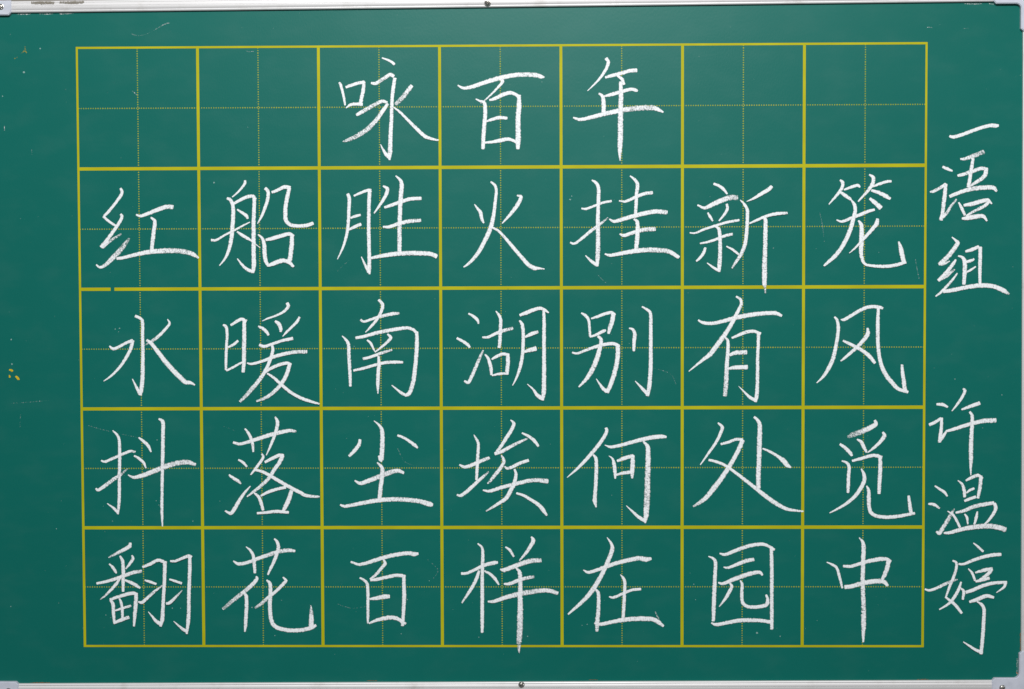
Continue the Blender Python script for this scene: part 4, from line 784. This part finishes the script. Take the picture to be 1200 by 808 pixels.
        [[(11.6, -183.8, 1.2), (14.7, -187.7, 3.5), (15.3, -196.5, 3.7), (15.0, -206.4, 4.2), (15.2, -216.4, 4.6, 0.9), (14.9, -226.3, 5.1, 0.8), (14.7, -236.3, 5.1, 0.75), (14.1, -245.0, 4.6, 0.75), (13.9, -248.5, 3.7, 0.35), (13.9, -250.6, 3.0, 0.7), (14.1, -255.4, 0.9, 0.6)]]]),
    ('white chalk character 在 in the fifth column of the last verse row', [
        [[(67.9, -185.8, 0.9), (72.3, -187.7, 2.8), (79.7, -185.6, 3.0), (88.3, -182.4, 3.5), (96.9, -179.6, 3.5), (105.6, -177.5, 3.7), (114.2, -175.9, 3.9, 0.85), (120.3, -176.9, 4.4), (124.3, -176.2, 2.5)]],
        [[(87.7, -158.5, 0.7), (91.0, -163.3, 2.3), (92.0, -168.5, 3.7), (88.9, -177.1, 3.7), (85.2, -185.8, 3.7), (80.9, -193.9, 3.9), (75.9, -202.0, 4.2), (71.0, -208.2, 3.7), (66.1, -213.2, 3.2), (60.5, -218.2, 2.5), (55.2, -222.9, 1.4)]],
        [[(77.8, -201.7, 1.6), (80.3, -205.1, 3.0), (80.6, -213.2, 3.2), (80.1, -223.1, 3.5, 0.9), (79.4, -229.4, 3.9, 0.9), (79.2, -237.1, 2.8, 0.7)]],
        [[(89.5, -208.2, 1.2), (93.2, -208.8, 2.5), (100.6, -205.7, 2.5), (108.0, -202.6, 2.5), (115.7, -201.8, 2.3)]],
        [[(98.8, -189.6, 0.7), (101.2, -192.7, 2.5), (102.5, -196.4, 2.8), (102.1, -207.0, 2.8), (101.6, -216.9, 3.0), (100.9, -227.5, 2.8)]],
        [[(77.2, -230.6, 1.6), (82.7, -231.2, 3.2), (90.7, -229.6, 3.2), (99.4, -227.9, 3.9), (108.0, -226.9, 3.9), (116.7, -226.6, 4.2), (125.3, -227.1, 3.9), (130.2, -229.4, 3.9), (134.6, -232.9, 2.1)], [(127.8, -220.7, 0.9, 0.35), (129.6, -224.4, 1.6, 0.4), (130.9, -227.5, 1.2, 0.4)]]]),
    ('white chalk character 园 in the sixth column of the last verse row', [
        [[(172.2, -174.4, 0.9), (175.9, -176.1, 2.3), (178.0, -179.4, 3.0), (177.7, -188.7, 3.2), (177.3, -198.6, 3.5), (176.9, -208.6, 3.5), (176.6, -218.5, 3.5), (176.3, -228.5, 2.8)]],
        [[(181.6, -172.0, 1.4), (186.3, -172.8, 2.8), (193.7, -169.9, 3.2), (202.3, -166.7, 3.2), (209.7, -164.8, 3.2), (217.0, -164.2, 3.0), (221.9, -165.8, 2.5), (226.9, -168.9, 2.3)], [(224.4, -166.7, 2.8), (224.7, -177.6, 3.2), (224.9, -188.7, 3.2), (224.9, -199.9, 3.2), (224.9, -211.1, 3.0), (225.0, -222.3, 3.2), (225.0, -235.3, 2.8)]],
        [[(184.9, -183.5, 1.2), (188.8, -183.8, 2.3), (196.2, -181.0, 3.2), (203.5, -178.2, 3.5), (209.7, -177.0, 3.2, 0.8)]],
        [[(180.5, -196.4, 1.4), (184.5, -197.2, 2.8), (192.5, -193.9, 3.7), (201.1, -190.7, 3.9, 0.9), (208.5, -188.5, 3.7), (214.6, -187.7, 3.0), (217.1, -190.0, 1.8)]],
        [[(190.1, -196.8, 1.6), (191.5, -199.9, 2.8), (188.8, -205.5, 3.2), (185.8, -210.5, 2.5), (181.2, -216.4, 0.9)]],
        [[(198.7, -194.7, 1.4), (200.2, -198.0, 2.5), (199.9, -204.9, 2.8), (200.2, -211.1, 3.0), (201.8, -214.8, 3.0), (206.1, -216.7, 3.0), (213.5, -216.7, 3.2), (219.7, -215.4, 3.5), (222.1, -213.0, 2.5)], [(221.1, -213.6, 3.0), (221.5, -210.5, 2.8), (220.2, -206.7, 1.8)]],
        [[(174.7, -230.3, 1.4), (179.0, -231.6, 3.0), (187.7, -230.0, 3.2), (197.5, -228.2, 3.5), (207.4, -227.9, 3.5, 0.9), (216.0, -228.2, 3.2), (224.0, -229.5, 3.2)]]]),
    ('white chalk character 中 in the seventh column of the last verse row', [
        [[(270.6, -179.4, 0.9), (275.6, -181.6, 2.3), (279.0, -184.4, 2.3), (281.1, -191.3, 2.5), (283.6, -200.9, 1.8)]],
        [[(284.4, -182.6, 2.3), (290.3, -182.8, 2.8), (297.7, -180.7, 3.0), (306.2, -178.3, 3.5), (313.6, -176.9, 3.7), (319.7, -176.7, 3.2), (323.4, -178.9, 3.0)], [(321.9, -177.7, 3.9), (320.8, -183.9, 3.9), (318.6, -190.0, 3.7), (316.4, -193.8, 2.3)]],
        [[(285.7, -200.2, 3.5), (290.4, -199.7, 3.7), (297.8, -197.7, 3.9), (305.1, -196.0, 4.2), (312.5, -195.3, 4.2), (318.0, -195.6, 3.9), (321.1, -199.0, 2.5)]],
        [[(297.3, -158.8, 0.9), (299.8, -161.8, 2.5), (301.0, -165.9, 3.7), (300.8, -175.2, 3.7), (300.6, -185.1, 3.7), (300.4, -195.0, 3.7, 0.9), (300.7, -204.9, 3.7, 0.8), (301.3, -214.9, 3.9, 0.8), (301.4, -224.8, 4.2, 0.8), (301.4, -232.2, 4.2, 0.85), (301.2, -239.7, 2.8), (301.2, -246.2, 1.6)]]]),
    ('single chalk stroke character 一 at the head of the margin writing', [
        [[(369.8, 173.5, 2.1), (372.8, 172.8, 3.0), (380.1, 174.7, 3.0), (388.6, 177.9, 3.0), (397.0, 180.7, 3.0), (403.1, 182.1, 3.2), (406.7, 181.8, 3.7), (409.6, 182.0, 2.1)]]]),
    ('chalk character 语 in the margin under the single stroke', [
        [[(364.3, 148.3, 2.1), (368.2, 146.6, 2.8), (372.1, 144.9, 1.6)]],
        [[(354.0, 127.7, 1.2, 0.8), (356.8, 128.3, 2.8, 0.8), (361.6, 130.7, 2.8, 0.8), (366.8, 134.0, 2.8)], [(366.8, 134.0, 2.8), (366.2, 126.4, 3.5), (365.3, 119.1, 3.5), (364.6, 111.9, 3.0), (363.1, 104.8, 3.2)], [(364.3, 107.0, 3.0), (367.9, 110.6, 2.8, 0.7), (370.9, 115.5, 2.3, 0.7), (375.7, 121.5, 1.6, 0.6)]],
        [[(378.8, 154.6, 1.6), (382.7, 154.9, 2.8, 0.8), (388.7, 156.9, 3.9, 0.7), (397.8, 160.5, 3.7, 0.55)]],
        [[(389.0, 154.9, 2.5), (388.2, 149.4, 3.0), (387.0, 142.1, 3.0), (386.2, 136.1, 3.2), (385.3, 131.8, 3.2)]],
        [[(376.7, 141.0, 2.3), (381.6, 142.2, 3.0, 0.9), (387.6, 144.3, 3.5, 0.8), (394.9, 146.7, 3.2, 0.9), (399.1, 146.7, 2.8)], [(399.7, 146.9, 3.7), (399.2, 142.1, 3.7, 0.9), (396.2, 138.5, 3.5, 0.8), (390.1, 134.6, 2.8, 0.75), (386.5, 132.4, 1.4)]],
        [[(370.2, 124.0, 2.8), (375.6, 126.2, 3.2), (382.9, 128.8, 3.5), (391.4, 130.6, 3.9, 0.85), (399.9, 131.2, 3.9, 0.85), (406.0, 130.9, 3.7), (408.4, 128.1, 2.1)]],
        [[(377.5, 118.9, 1.4), (380.0, 114.2, 2.8, 0.9), (382.5, 108.7, 2.3)]],
        [[(381.8, 116.7, 2.3), (387.9, 117.6, 3.7), (395.1, 119.6, 3.7), (401.2, 120.8, 3.0), (404.6, 117.8, 1.2)], [(402.4, 120.2, 3.2), (399.4, 116.6, 3.0, 0.9), (394.0, 113.6, 2.8, 0.8), (387.9, 110.5, 2.1, 0.8), (383.7, 107.9, 1.4)]],
        [[(380.4, 105.7, 2.1), (385.5, 106.3, 4.2), (392.8, 107.5, 3.9), (397.7, 107.5, 3.2), (400.7, 103.8, 1.6)]]]),
    ('chalk character 组 in the margin under the character 语', [
        [[(372.3, 90.5, 0.9), (376.0, 87.2, 2.5), (377.2, 85.9, 3.5), (374.2, 81.1, 3.9, 0.9), (370.0, 75.6, 3.9, 0.85), (364.5, 70.1, 3.9, 0.85), (361.8, 68.3, 2.8)], [(363.3, 68.3, 2.8), (366.4, 68.9, 2.8, 0.8), (370.6, 70.7, 0.9, 0.7)]],
        [[(375.5, 71.9, 1.6), (373.7, 68.9, 3.0), (369.5, 63.4, 3.0), (364.6, 57.9, 3.2), (361.4, 54.9, 2.8)], [(362.2, 55.5, 2.8, 0.9), (367.7, 58.5, 3.5, 0.8), (371.3, 61.3, 2.8, 0.7), (374.9, 64.0, 1.2, 0.5)]],
        [[(376.8, 60.6, 1.2), (372.6, 54.9, 2.1), (367.7, 49.4, 2.3, 0.9), (363.5, 45.1, 2.3), (359.3, 41.7, 1.2)]],
        [[(377.5, 75.0, 1.4), (380.9, 73.7, 2.5), (382.8, 70.1, 3.7), (382.9, 61.5, 3.7, 0.9), (382.3, 51.8, 3.0)]],
        [[(383.6, 78.6, 2.1), (388.2, 80.0, 3.2), (394.2, 82.5, 2.8)], [(395.5, 82.0, 3.2), (395.5, 73.7, 3.2), (395.4, 63.9, 3.0), (395.5, 51.7, 2.5)]],
        [[(384.0, 70.1, 2.1), (387.0, 70.7, 2.8), (390.4, 72.2, 2.1, 0.8)]],
        [[(384.1, 61.5, 1.4), (387.7, 63.3, 2.1), (391.9, 66.1, 1.2)]],
        [[(365.6, 45.7, 3.0), (372.6, 46.7, 3.5), (382.4, 48.7, 3.5), (392.1, 50.3, 3.9), (401.8, 50.5, 3.9), (409.1, 49.0, 3.7), (415.2, 46.2, 4.2), (419.2, 43.4, 1.8, 0.6)]]]),
    ('chalk margin character with long tapering downstroke, below the gap in the margin writing', [
        [[(360.9, -47.7, 2.1), (365.5, -47.9, 3.0), (369.8, -50.0, 1.8)]],
        [[(355.0, -64.7, 2.8), (358.9, -62.9, 2.8), (364.3, -59.5, 2.5)], [(364.9, -59.2, 2.5), (364.8, -66.6, 2.8), (364.1, -72.7, 3.2), (363.3, -79.1, 2.8)], [(363.9, -77.7, 3.0), (366.5, -74.0, 2.8), (369.3, -69.7, 1.6)]],
        [[(382.4, -34.9, 1.6), (384.0, -36.5, 2.8), (381.9, -41.4, 2.5), (378.3, -47.0, 2.3), (373.4, -53.3, 0.9)]],
        [[(381.4, -52.1, 1.6), (386.8, -50.1, 2.8), (396.0, -46.8, 3.5)]],
        [[(368.7, -70.1, 2.1), (376.0, -68.1, 3.0), (383.3, -65.7, 3.2), (391.8, -63.2, 3.5), (400.4, -61.5, 3.9, 0.9), (409.5, -61.2, 3.9, 0.9)]],
        [[(388.1, -54.1, 2.1), (390.0, -57.4, 2.8), (390.0, -65.4, 3.2), (389.5, -75.3, 3.5), (389.3, -85.1, 3.7), (389.4, -93.7, 3.5, 0.9), (389.2, -99.9, 2.1), (389.4, -106.7, 0.9)]]]),
    ('chalk margin character on a long base stroke, between the other two of its trio', [
        [[(359.9, -115.7, 1.4), (364.2, -118.6, 2.3), (367.9, -121.1, 2.5), (370.1, -124.2, 1.4)]],
        [[(354.7, -130.6, 1.8), (359.4, -131.3, 2.8), (363.7, -134.3, 1.6)]],
        [[(361.4, -153.8, 1.8), (363.8, -155.0, 3.9), (366.9, -150.1, 3.2, 0.85), (370.5, -144.5, 3.5, 0.7), (373.5, -139.0, 3.2, 0.6), (375.9, -134.7, 1.2, 0.5)]],
        [[(378.8, -111.2, 0.9), (382.3, -114.3, 2.3), (384.0, -119.2, 3.0), (384.4, -124.8, 2.5)]],
        [[(385.5, -111.2, 1.8), (389.8, -108.8, 2.8), (395.3, -106.9, 3.0), (399.0, -109.4, 2.1)], [(397.7, -107.5, 2.8), (397.4, -113.1, 3.2), (396.6, -119.3, 3.0), (395.4, -125.7, 2.5)]],
        [[(386.0, -121.5, 1.4), (388.7, -119.2, 2.3), (392.1, -117.8, 2.1)]],
        [[(384.4, -128.1, 2.1), (388.7, -126.4, 2.8), (393.4, -124.8, 2.5)]],
        [[(370.4, -136.7, 0.9), (374.7, -139.6, 2.1), (377.9, -144.5, 2.3), (380.6, -150.1, 2.1)]],
        [[(377.2, -138.0, 1.8), (383.9, -136.3, 3.0, 0.9), (392.4, -132.8, 3.5, 0.85), (401.0, -131.0, 3.5, 0.85), (408.3, -129.8, 3.0)], [(408.9, -130.4, 3.0), (410.2, -134.1, 3.2), (407.8, -139.6, 2.8), (403.6, -145.2, 2.1), (400.9, -147.4, 0.9)]],
        [[(384.5, -139.2, 1.4), (386.4, -142.1, 2.3), (387.1, -147.4, 1.4)]],
        [[(394.9, -137.1, 1.4), (394.0, -142.1, 2.8), (392.6, -147.6, 1.8)]],
        [[(367.5, -155.0, 1.8), (373.0, -154.4, 3.0), (382.8, -151.6, 3.7), (392.6, -149.9, 4.2, 0.85), (402.4, -149.1, 4.4, 0.8), (411.0, -149.9, 4.4, 0.85), (418.3, -152.1, 4.4, 0.8)]]]),
    ('chalk margin character with hooked downstroke, closing the margin writing', [
        [[(375.1, -178.2, 1.6), (378.1, -180.0, 2.3), (377.9, -185.3, 2.5), (375.8, -192.1, 2.5), (372.8, -199.5, 2.5), (369.8, -208.2, 1.6)], [(369.2, -208.6, 1.6), (373.5, -211.9, 2.5), (377.8, -215.6, 2.8), (382.8, -222.1, 2.3)]],
        [[(382.2, -196.1, 1.6), (380.2, -202.0, 2.8), (376.5, -208.8, 2.8), (371.7, -214.4, 2.3), (364.3, -219.1, 1.2)]],
        [[(352.3, -202.0, 1.6), (356.2, -203.0, 2.3), (362.4, -200.8, 2.5), (369.7, -197.3, 2.8, 0.8), (375.8, -194.8, 2.3, 0.6), (378.9, -193.8, 1.2, 0.5)]],
        [[(392.1, -163.4, 0.9), (395.8, -166.4, 2.1), (400.1, -170.4, 2.1)]],
        [[(380.0, -180.9, 1.8), (384.3, -180.9, 2.3), (391.6, -177.9, 2.8), (400.2, -175.0, 3.0), (408.7, -173.3, 3.2), (414.8, -172.9, 2.8)]],
        [[(388.0, -184.9, 0.9), (391.1, -188.4, 2.3), (393.6, -194.6, 2.1)]],
        [[(393.9, -188.1, 1.6), (400.3, -186.2, 3.2), (407.6, -184.7, 2.8)], [(407.0, -185.3, 3.5), (404.6, -189.0, 3.2), (400.3, -192.1, 2.3), (397.3, -194.0, 1.6)]],
        [[(394.2, -195.6, 1.8), (399.1, -194.3, 3.2), (405.2, -192.7, 2.8, 0.9)]],
        [[(381.4, -200.8, 1.2), (384.2, -203.9, 2.8), (383.5, -210.4, 2.1)]],
        [[(386.3, -204.5, 3.0), (391.8, -202.6, 3.2), (400.4, -198.9, 3.2), (408.9, -196.8, 3.0), (415.1, -196.4, 2.8), (419.7, -195.8, 1.8)], [(418.7, -196.5, 3.2), (417.5, -200.2, 2.3), (411.5, -204.7, 0.9)]],
        [[(389.2, -212.5, 2.3), (395.6, -210.4, 3.5), (402.9, -207.6, 3.5), (409.0, -208.8, 2.3)]],
        [[(395.3, -212.2, 1.2), (399.3, -215.0, 2.8), (401.2, -219.4, 3.0), (400.9, -228.1, 3.2), (400.5, -238.0, 3.2), (399.8, -246.7, 3.2), (399.0, -256.0, 3.0)], [(399.6, -254.8, 3.2), (394.7, -252.9, 2.5), (389.8, -249.8, 2.1), (384.2, -246.1, 0.9)]]]),
]
for label, strokes in WRITING:
    ch = bpy.data.objects.new('chalk_character', None)
    COL.objects.link(ch)
    ch.parent = board
    ch['label'] = label
    for k, bands in enumerate(strokes):
        stroke_mesh('chalk_stroke', bands, M_CHALK, ch, 0.13 + 0.07 * k)

# ------------------------------------------------------------------ marks of use
SMEARS = [
    [(-305.7, 260.6, 0.64, 0.21), (-297.2, 259.1, 0.64, 0.16), (-286.5, 263.3, 0.64, 0.11), (-279.4, 267.4, 0.85, 0.21), (-273.7, 269.5, 1.13, 0.26)],
    [(-210.3, 246.1, 0.57, 0.26), (-207.5, 245.4, 0.71, 0.26), (-204.0, 245.7, 0.50, 0.21)],
    [(350.7, 262.4, 0.64, 0.36), (352.4, 262.5, 0.78, 0.36), (354.5, 262.3, 0.57, 0.31)],
    [(380.4, 261.5, 0.57, 0.26), (383.9, 261.4, 0.57, 0.21)],
    [(263.4, 110.7, 0.57, 0.16), (265.8, 99.4, 0.71, 0.21), (267.3, 86.1, 0.57, 0.11)],
    [(-410.4, -45.4, 0.57, 0.12), (-393.9, -44.3, 0.64, 0.14), (-378.2, -42.9, 0.57, 0.12)],
    [(-402.0, -54.7, 0.57, 0.14), (-402.5, -66.1, 0.57, 0.12)],
    [(-345.2, -64.1, 0.57, 0.14), (-329.9, -68.4, 0.57, 0.12), (-303.5, -74.2, 0.57, 0.12)],
    [(342.3, 72.4, 0.57, 0.18), (345.6, 55.5, 0.57, 0.16)],
    [(-304.9, 213.6, 0.99, 0.18), (-300.6, 210.0, 0.85, 0.16)],
    [(-411.7, 185.2, 0.71, 0.36), (-411.7, 181.7, 0.85, 0.36)],
    [(-389.3, 165.4, 0.64, 0.16), (-389.2, 161.1, 0.57, 0.16)],
    [(-399.7, 277.3, 0.85, 0.36), (-394.0, 277.1, 1.13, 0.36), (-388.3, 277.3, 0.71, 0.26)],
    [(-381.2, 277.4, 0.71, 0.26), (-374.9, 277.0, 0.99, 0.31), (-369.9, 277.4, 0.64, 0.26)],
    [(-364.2, 277.3, 1.13, 0.38), (-360.7, 277.3, 0.85, 0.36), (-352.9, 277.5, 0.57, 0.26)],
    [(380.9, 281.6, 0.64, 0.26), (390.0, 281.3, 1.06, 0.34), (394.9, 281.5, 0.57, 0.26)],
    [(401.1, 281.5, 0.85, 0.26), (404.6, 280.9, 1.13, 0.31)],
    [(-86.6, -83.8, 0.57, 0.14), (-81.0, -94.6, 0.57, 0.12), (-69.6, -98.9, 0.57, 0.1)],
    [(-62.2, -176.9, 0.57, 0.12), (-53.7, -185.5, 0.57, 0.14), (-57.3, -192.7, 0.57, 0.1)],
    [(-138.2, -214.2, 0.57, 0.12), (-126.1, -217.8, 0.57, 0.12), (-113.2, -216.4, 0.57, 0.1)],
    [(122.3, -16.0, 0.57, 0.12), (139.9, -21.7, 0.64, 0.12), (144.9, -30.2, 0.57, 0.1)],
    [(79.8, 60.6, 0.57, 0.16), (86.9, 53.5, 0.57, 0.12)],
    [(-231.9, -65.0, 0.57, 0.12), (-222.7, -68.6, 0.57, 0.12)],
    [(-136.1, 64.1, 0.57, 0.12), (-126.1, 73.3, 0.50, 0.1)],
    [(429.4, -260.3, 1.28, 0.26), (429.1, -273.2, 1.13, 0.26)],
]
for band in SMEARS:
    stroke_mesh('chalk_smear', [band], M_CHALK, board, 0.02, 0.3)
GRIME = [
    [(-386.5, 286.1, 2.48, 0.62), (-377.3, 285.9, 3.19, 0.8), (-368.1, 286.0, 2.48, 0.62)],
    [(-363.2, 286.2, 2.27, 0.58), (-353.3, 286.0, 2.98, 0.75), (-343.4, 286.3, 2.27, 0.58)],
]
for band in GRIME:
    stroke_mesh('grime_stain', [band], M_GRIME, rail_top, 2.66, 0.3)
RUST = [
    [(431.7, -238.8, 0.85, 0.6), (432.1, -246.0, 1.13, 0.65), (431.9, -253.9, 0.85, 0.6)],
    [(428.8, -271.8, 1.13, 0.65), (429.9, -273.2, 1.42, 0.7)],
    [(415.4, -277.3, 0.92, 0.55), (422.4, -276.8, 1.13, 0.65), (426.7, -276.5, 0.85, 0.6)],
    [(345.8, -278.1, 0.64, 0.5), (351.5, -277.8, 0.85, 0.6), (355.8, -278.0, 0.57, 0.5)],
    [(-396.8, -281.1, 0.64, 0.52), (-390.3, -280.8, 0.85, 0.6), (-380.9, -280.9, 0.64, 0.52)],
    [(72.4, -278.3, 0.57, 0.5), (79.5, -278.3, 0.64, 0.52)],
    [(-113.6, -279.1, 0.57, 0.5), (-105.0, -279.1, 0.64, 0.52)],
]
for band in RUST:
    stroke_mesh('rust_stain', [band], M_RUST, board, 0.025, 0.3)
FLECKS = [
    [(-410.7, -17.2, 1.42, 1), (-409.0, -17.8, 2.27, 1), (-407.8, -18.1, 1.42, 1)],
    [(-411.0, -21.8, 1.13, 0.9), (-410.5, -22.9, 1.84, 0.95), (-410.8, -23.7, 1.06, 0.9)],
    [(-405.3, -22.7, 1.56, 1), (-404.0, -24.3, 2.41, 1), (-402.6, -25.4, 1.28, 1)],
    [(-393.3, 250.5, 1.13, 0.3), (-393.7, 247.7, 1.84, 0.38), (-392.3, 245.6, 1.13, 0.3)],
    [(-396.6, 244.9, 0.85, 0.28), (-394.4, 247.0, 1.13, 0.3)],
    [(-402.3, 240.7, 1.13, 0.3), (-400.2, 241.8, 0.99, 0.28)],
]
for band in FLECKS:
    stroke_mesh('ochre_paint_fleck', [band], M_OCHRE, board, 0.02, 0.3)

# stray chalk dust
DUST = [
    (-380.9, 249.0, 0.64),
    (-237.9, 137.6, 0.78),
    (57.3, 122.7, 0.78),
    (58.7, 125.5, 0.50),
    (-321.6, 16.4, 0.57),
    (-318.0, 17.1, 0.57),
    (-408.8, 8.1, 0.64),
    (-408.5, -12.5, 0.64),
    (-287.8, -76.3, 0.50),
    (-318.8, 14.3, 0.43),
    (-276.6, -217.8, 0.50),
    (-269.7, -217.8, 0.43),
    (-332.6, -223.5, 0.50),
    (-325.9, -144.3, 0.43),
    (-258.5, -144.4, 0.50),
    (-79.5, -210.6, 0.57),
    (375.7, -26.8, 0.50),
    (414.6, -40.0, 0.50),
    (-122.4, 1.7, 0.43),
    (-289.1, -127.2, 0.43),
    (-287.0, -130.8, 0.35),
    (-328.4, -225.7, 0.35),
    (-412.7, -216.3, 0.50),
    (-373.3, -150.8, 0.43),
    (212.7, -238.8, 0.92),
    (232.0, -241.6, 0.57),
    (160.0, -197.8, 0.50),
    (161.5, -210.8, 0.43),
    (350.3, -213.0, 0.35),
    (-60.9, -194.8, 0.43),
    (-84.7, -239.4, 0.43),
    (-190.7, -240.9, 0.50),
    (-209.8, -217.1, 0.71),
    (-19.6, -242.3, 0.43),
    (21.1, -241.6, 0.57),
    (71.0, -231.5, 0.43),
    (66.8, -232.3, 0.35),
    (-394.7, 229.4, 0.85),
    (-412.8, 209.8, 0.57),
]
V, F = [], []
x0, x1, z0, z1 = C_BL[0] + 5, C_BR[0] - 5, C_BL[1] + 5, C_TL[1] - 5
pts = DUST + [(random.uniform(x0, x1), random.uniform(z0, z1), abs(random.gauss(0, 0.10)) + 0.09) for _ in range(130)]
for x, z, r in pts:
    i0 = len(V)
    ph = random.uniform(0, 6)
    for k in range(6):
        t = ph + k * math.pi / 3
        rr = r * random.uniform(0.6, 1.2)
        V.append((x + rr * math.cos(t), -0.015, z + rr * math.sin(t)))
    V.append((x, -0.05, z))
    F += [(i0 + k, i0 + (k + 1) % 6, i0 + 6) for k in range(6)]
M_DUST = Nodes('chalk_dust')
M_DUST.b.inputs['Base Color'].default_value = (0.22, 0.36, 0.34, 1)
M_DUST.b.inputs['Roughness'].default_value = 1.0
dust = link('chalk_dust', V, F, M_DUST.m, board)
dust['kind'] = 'stuff'
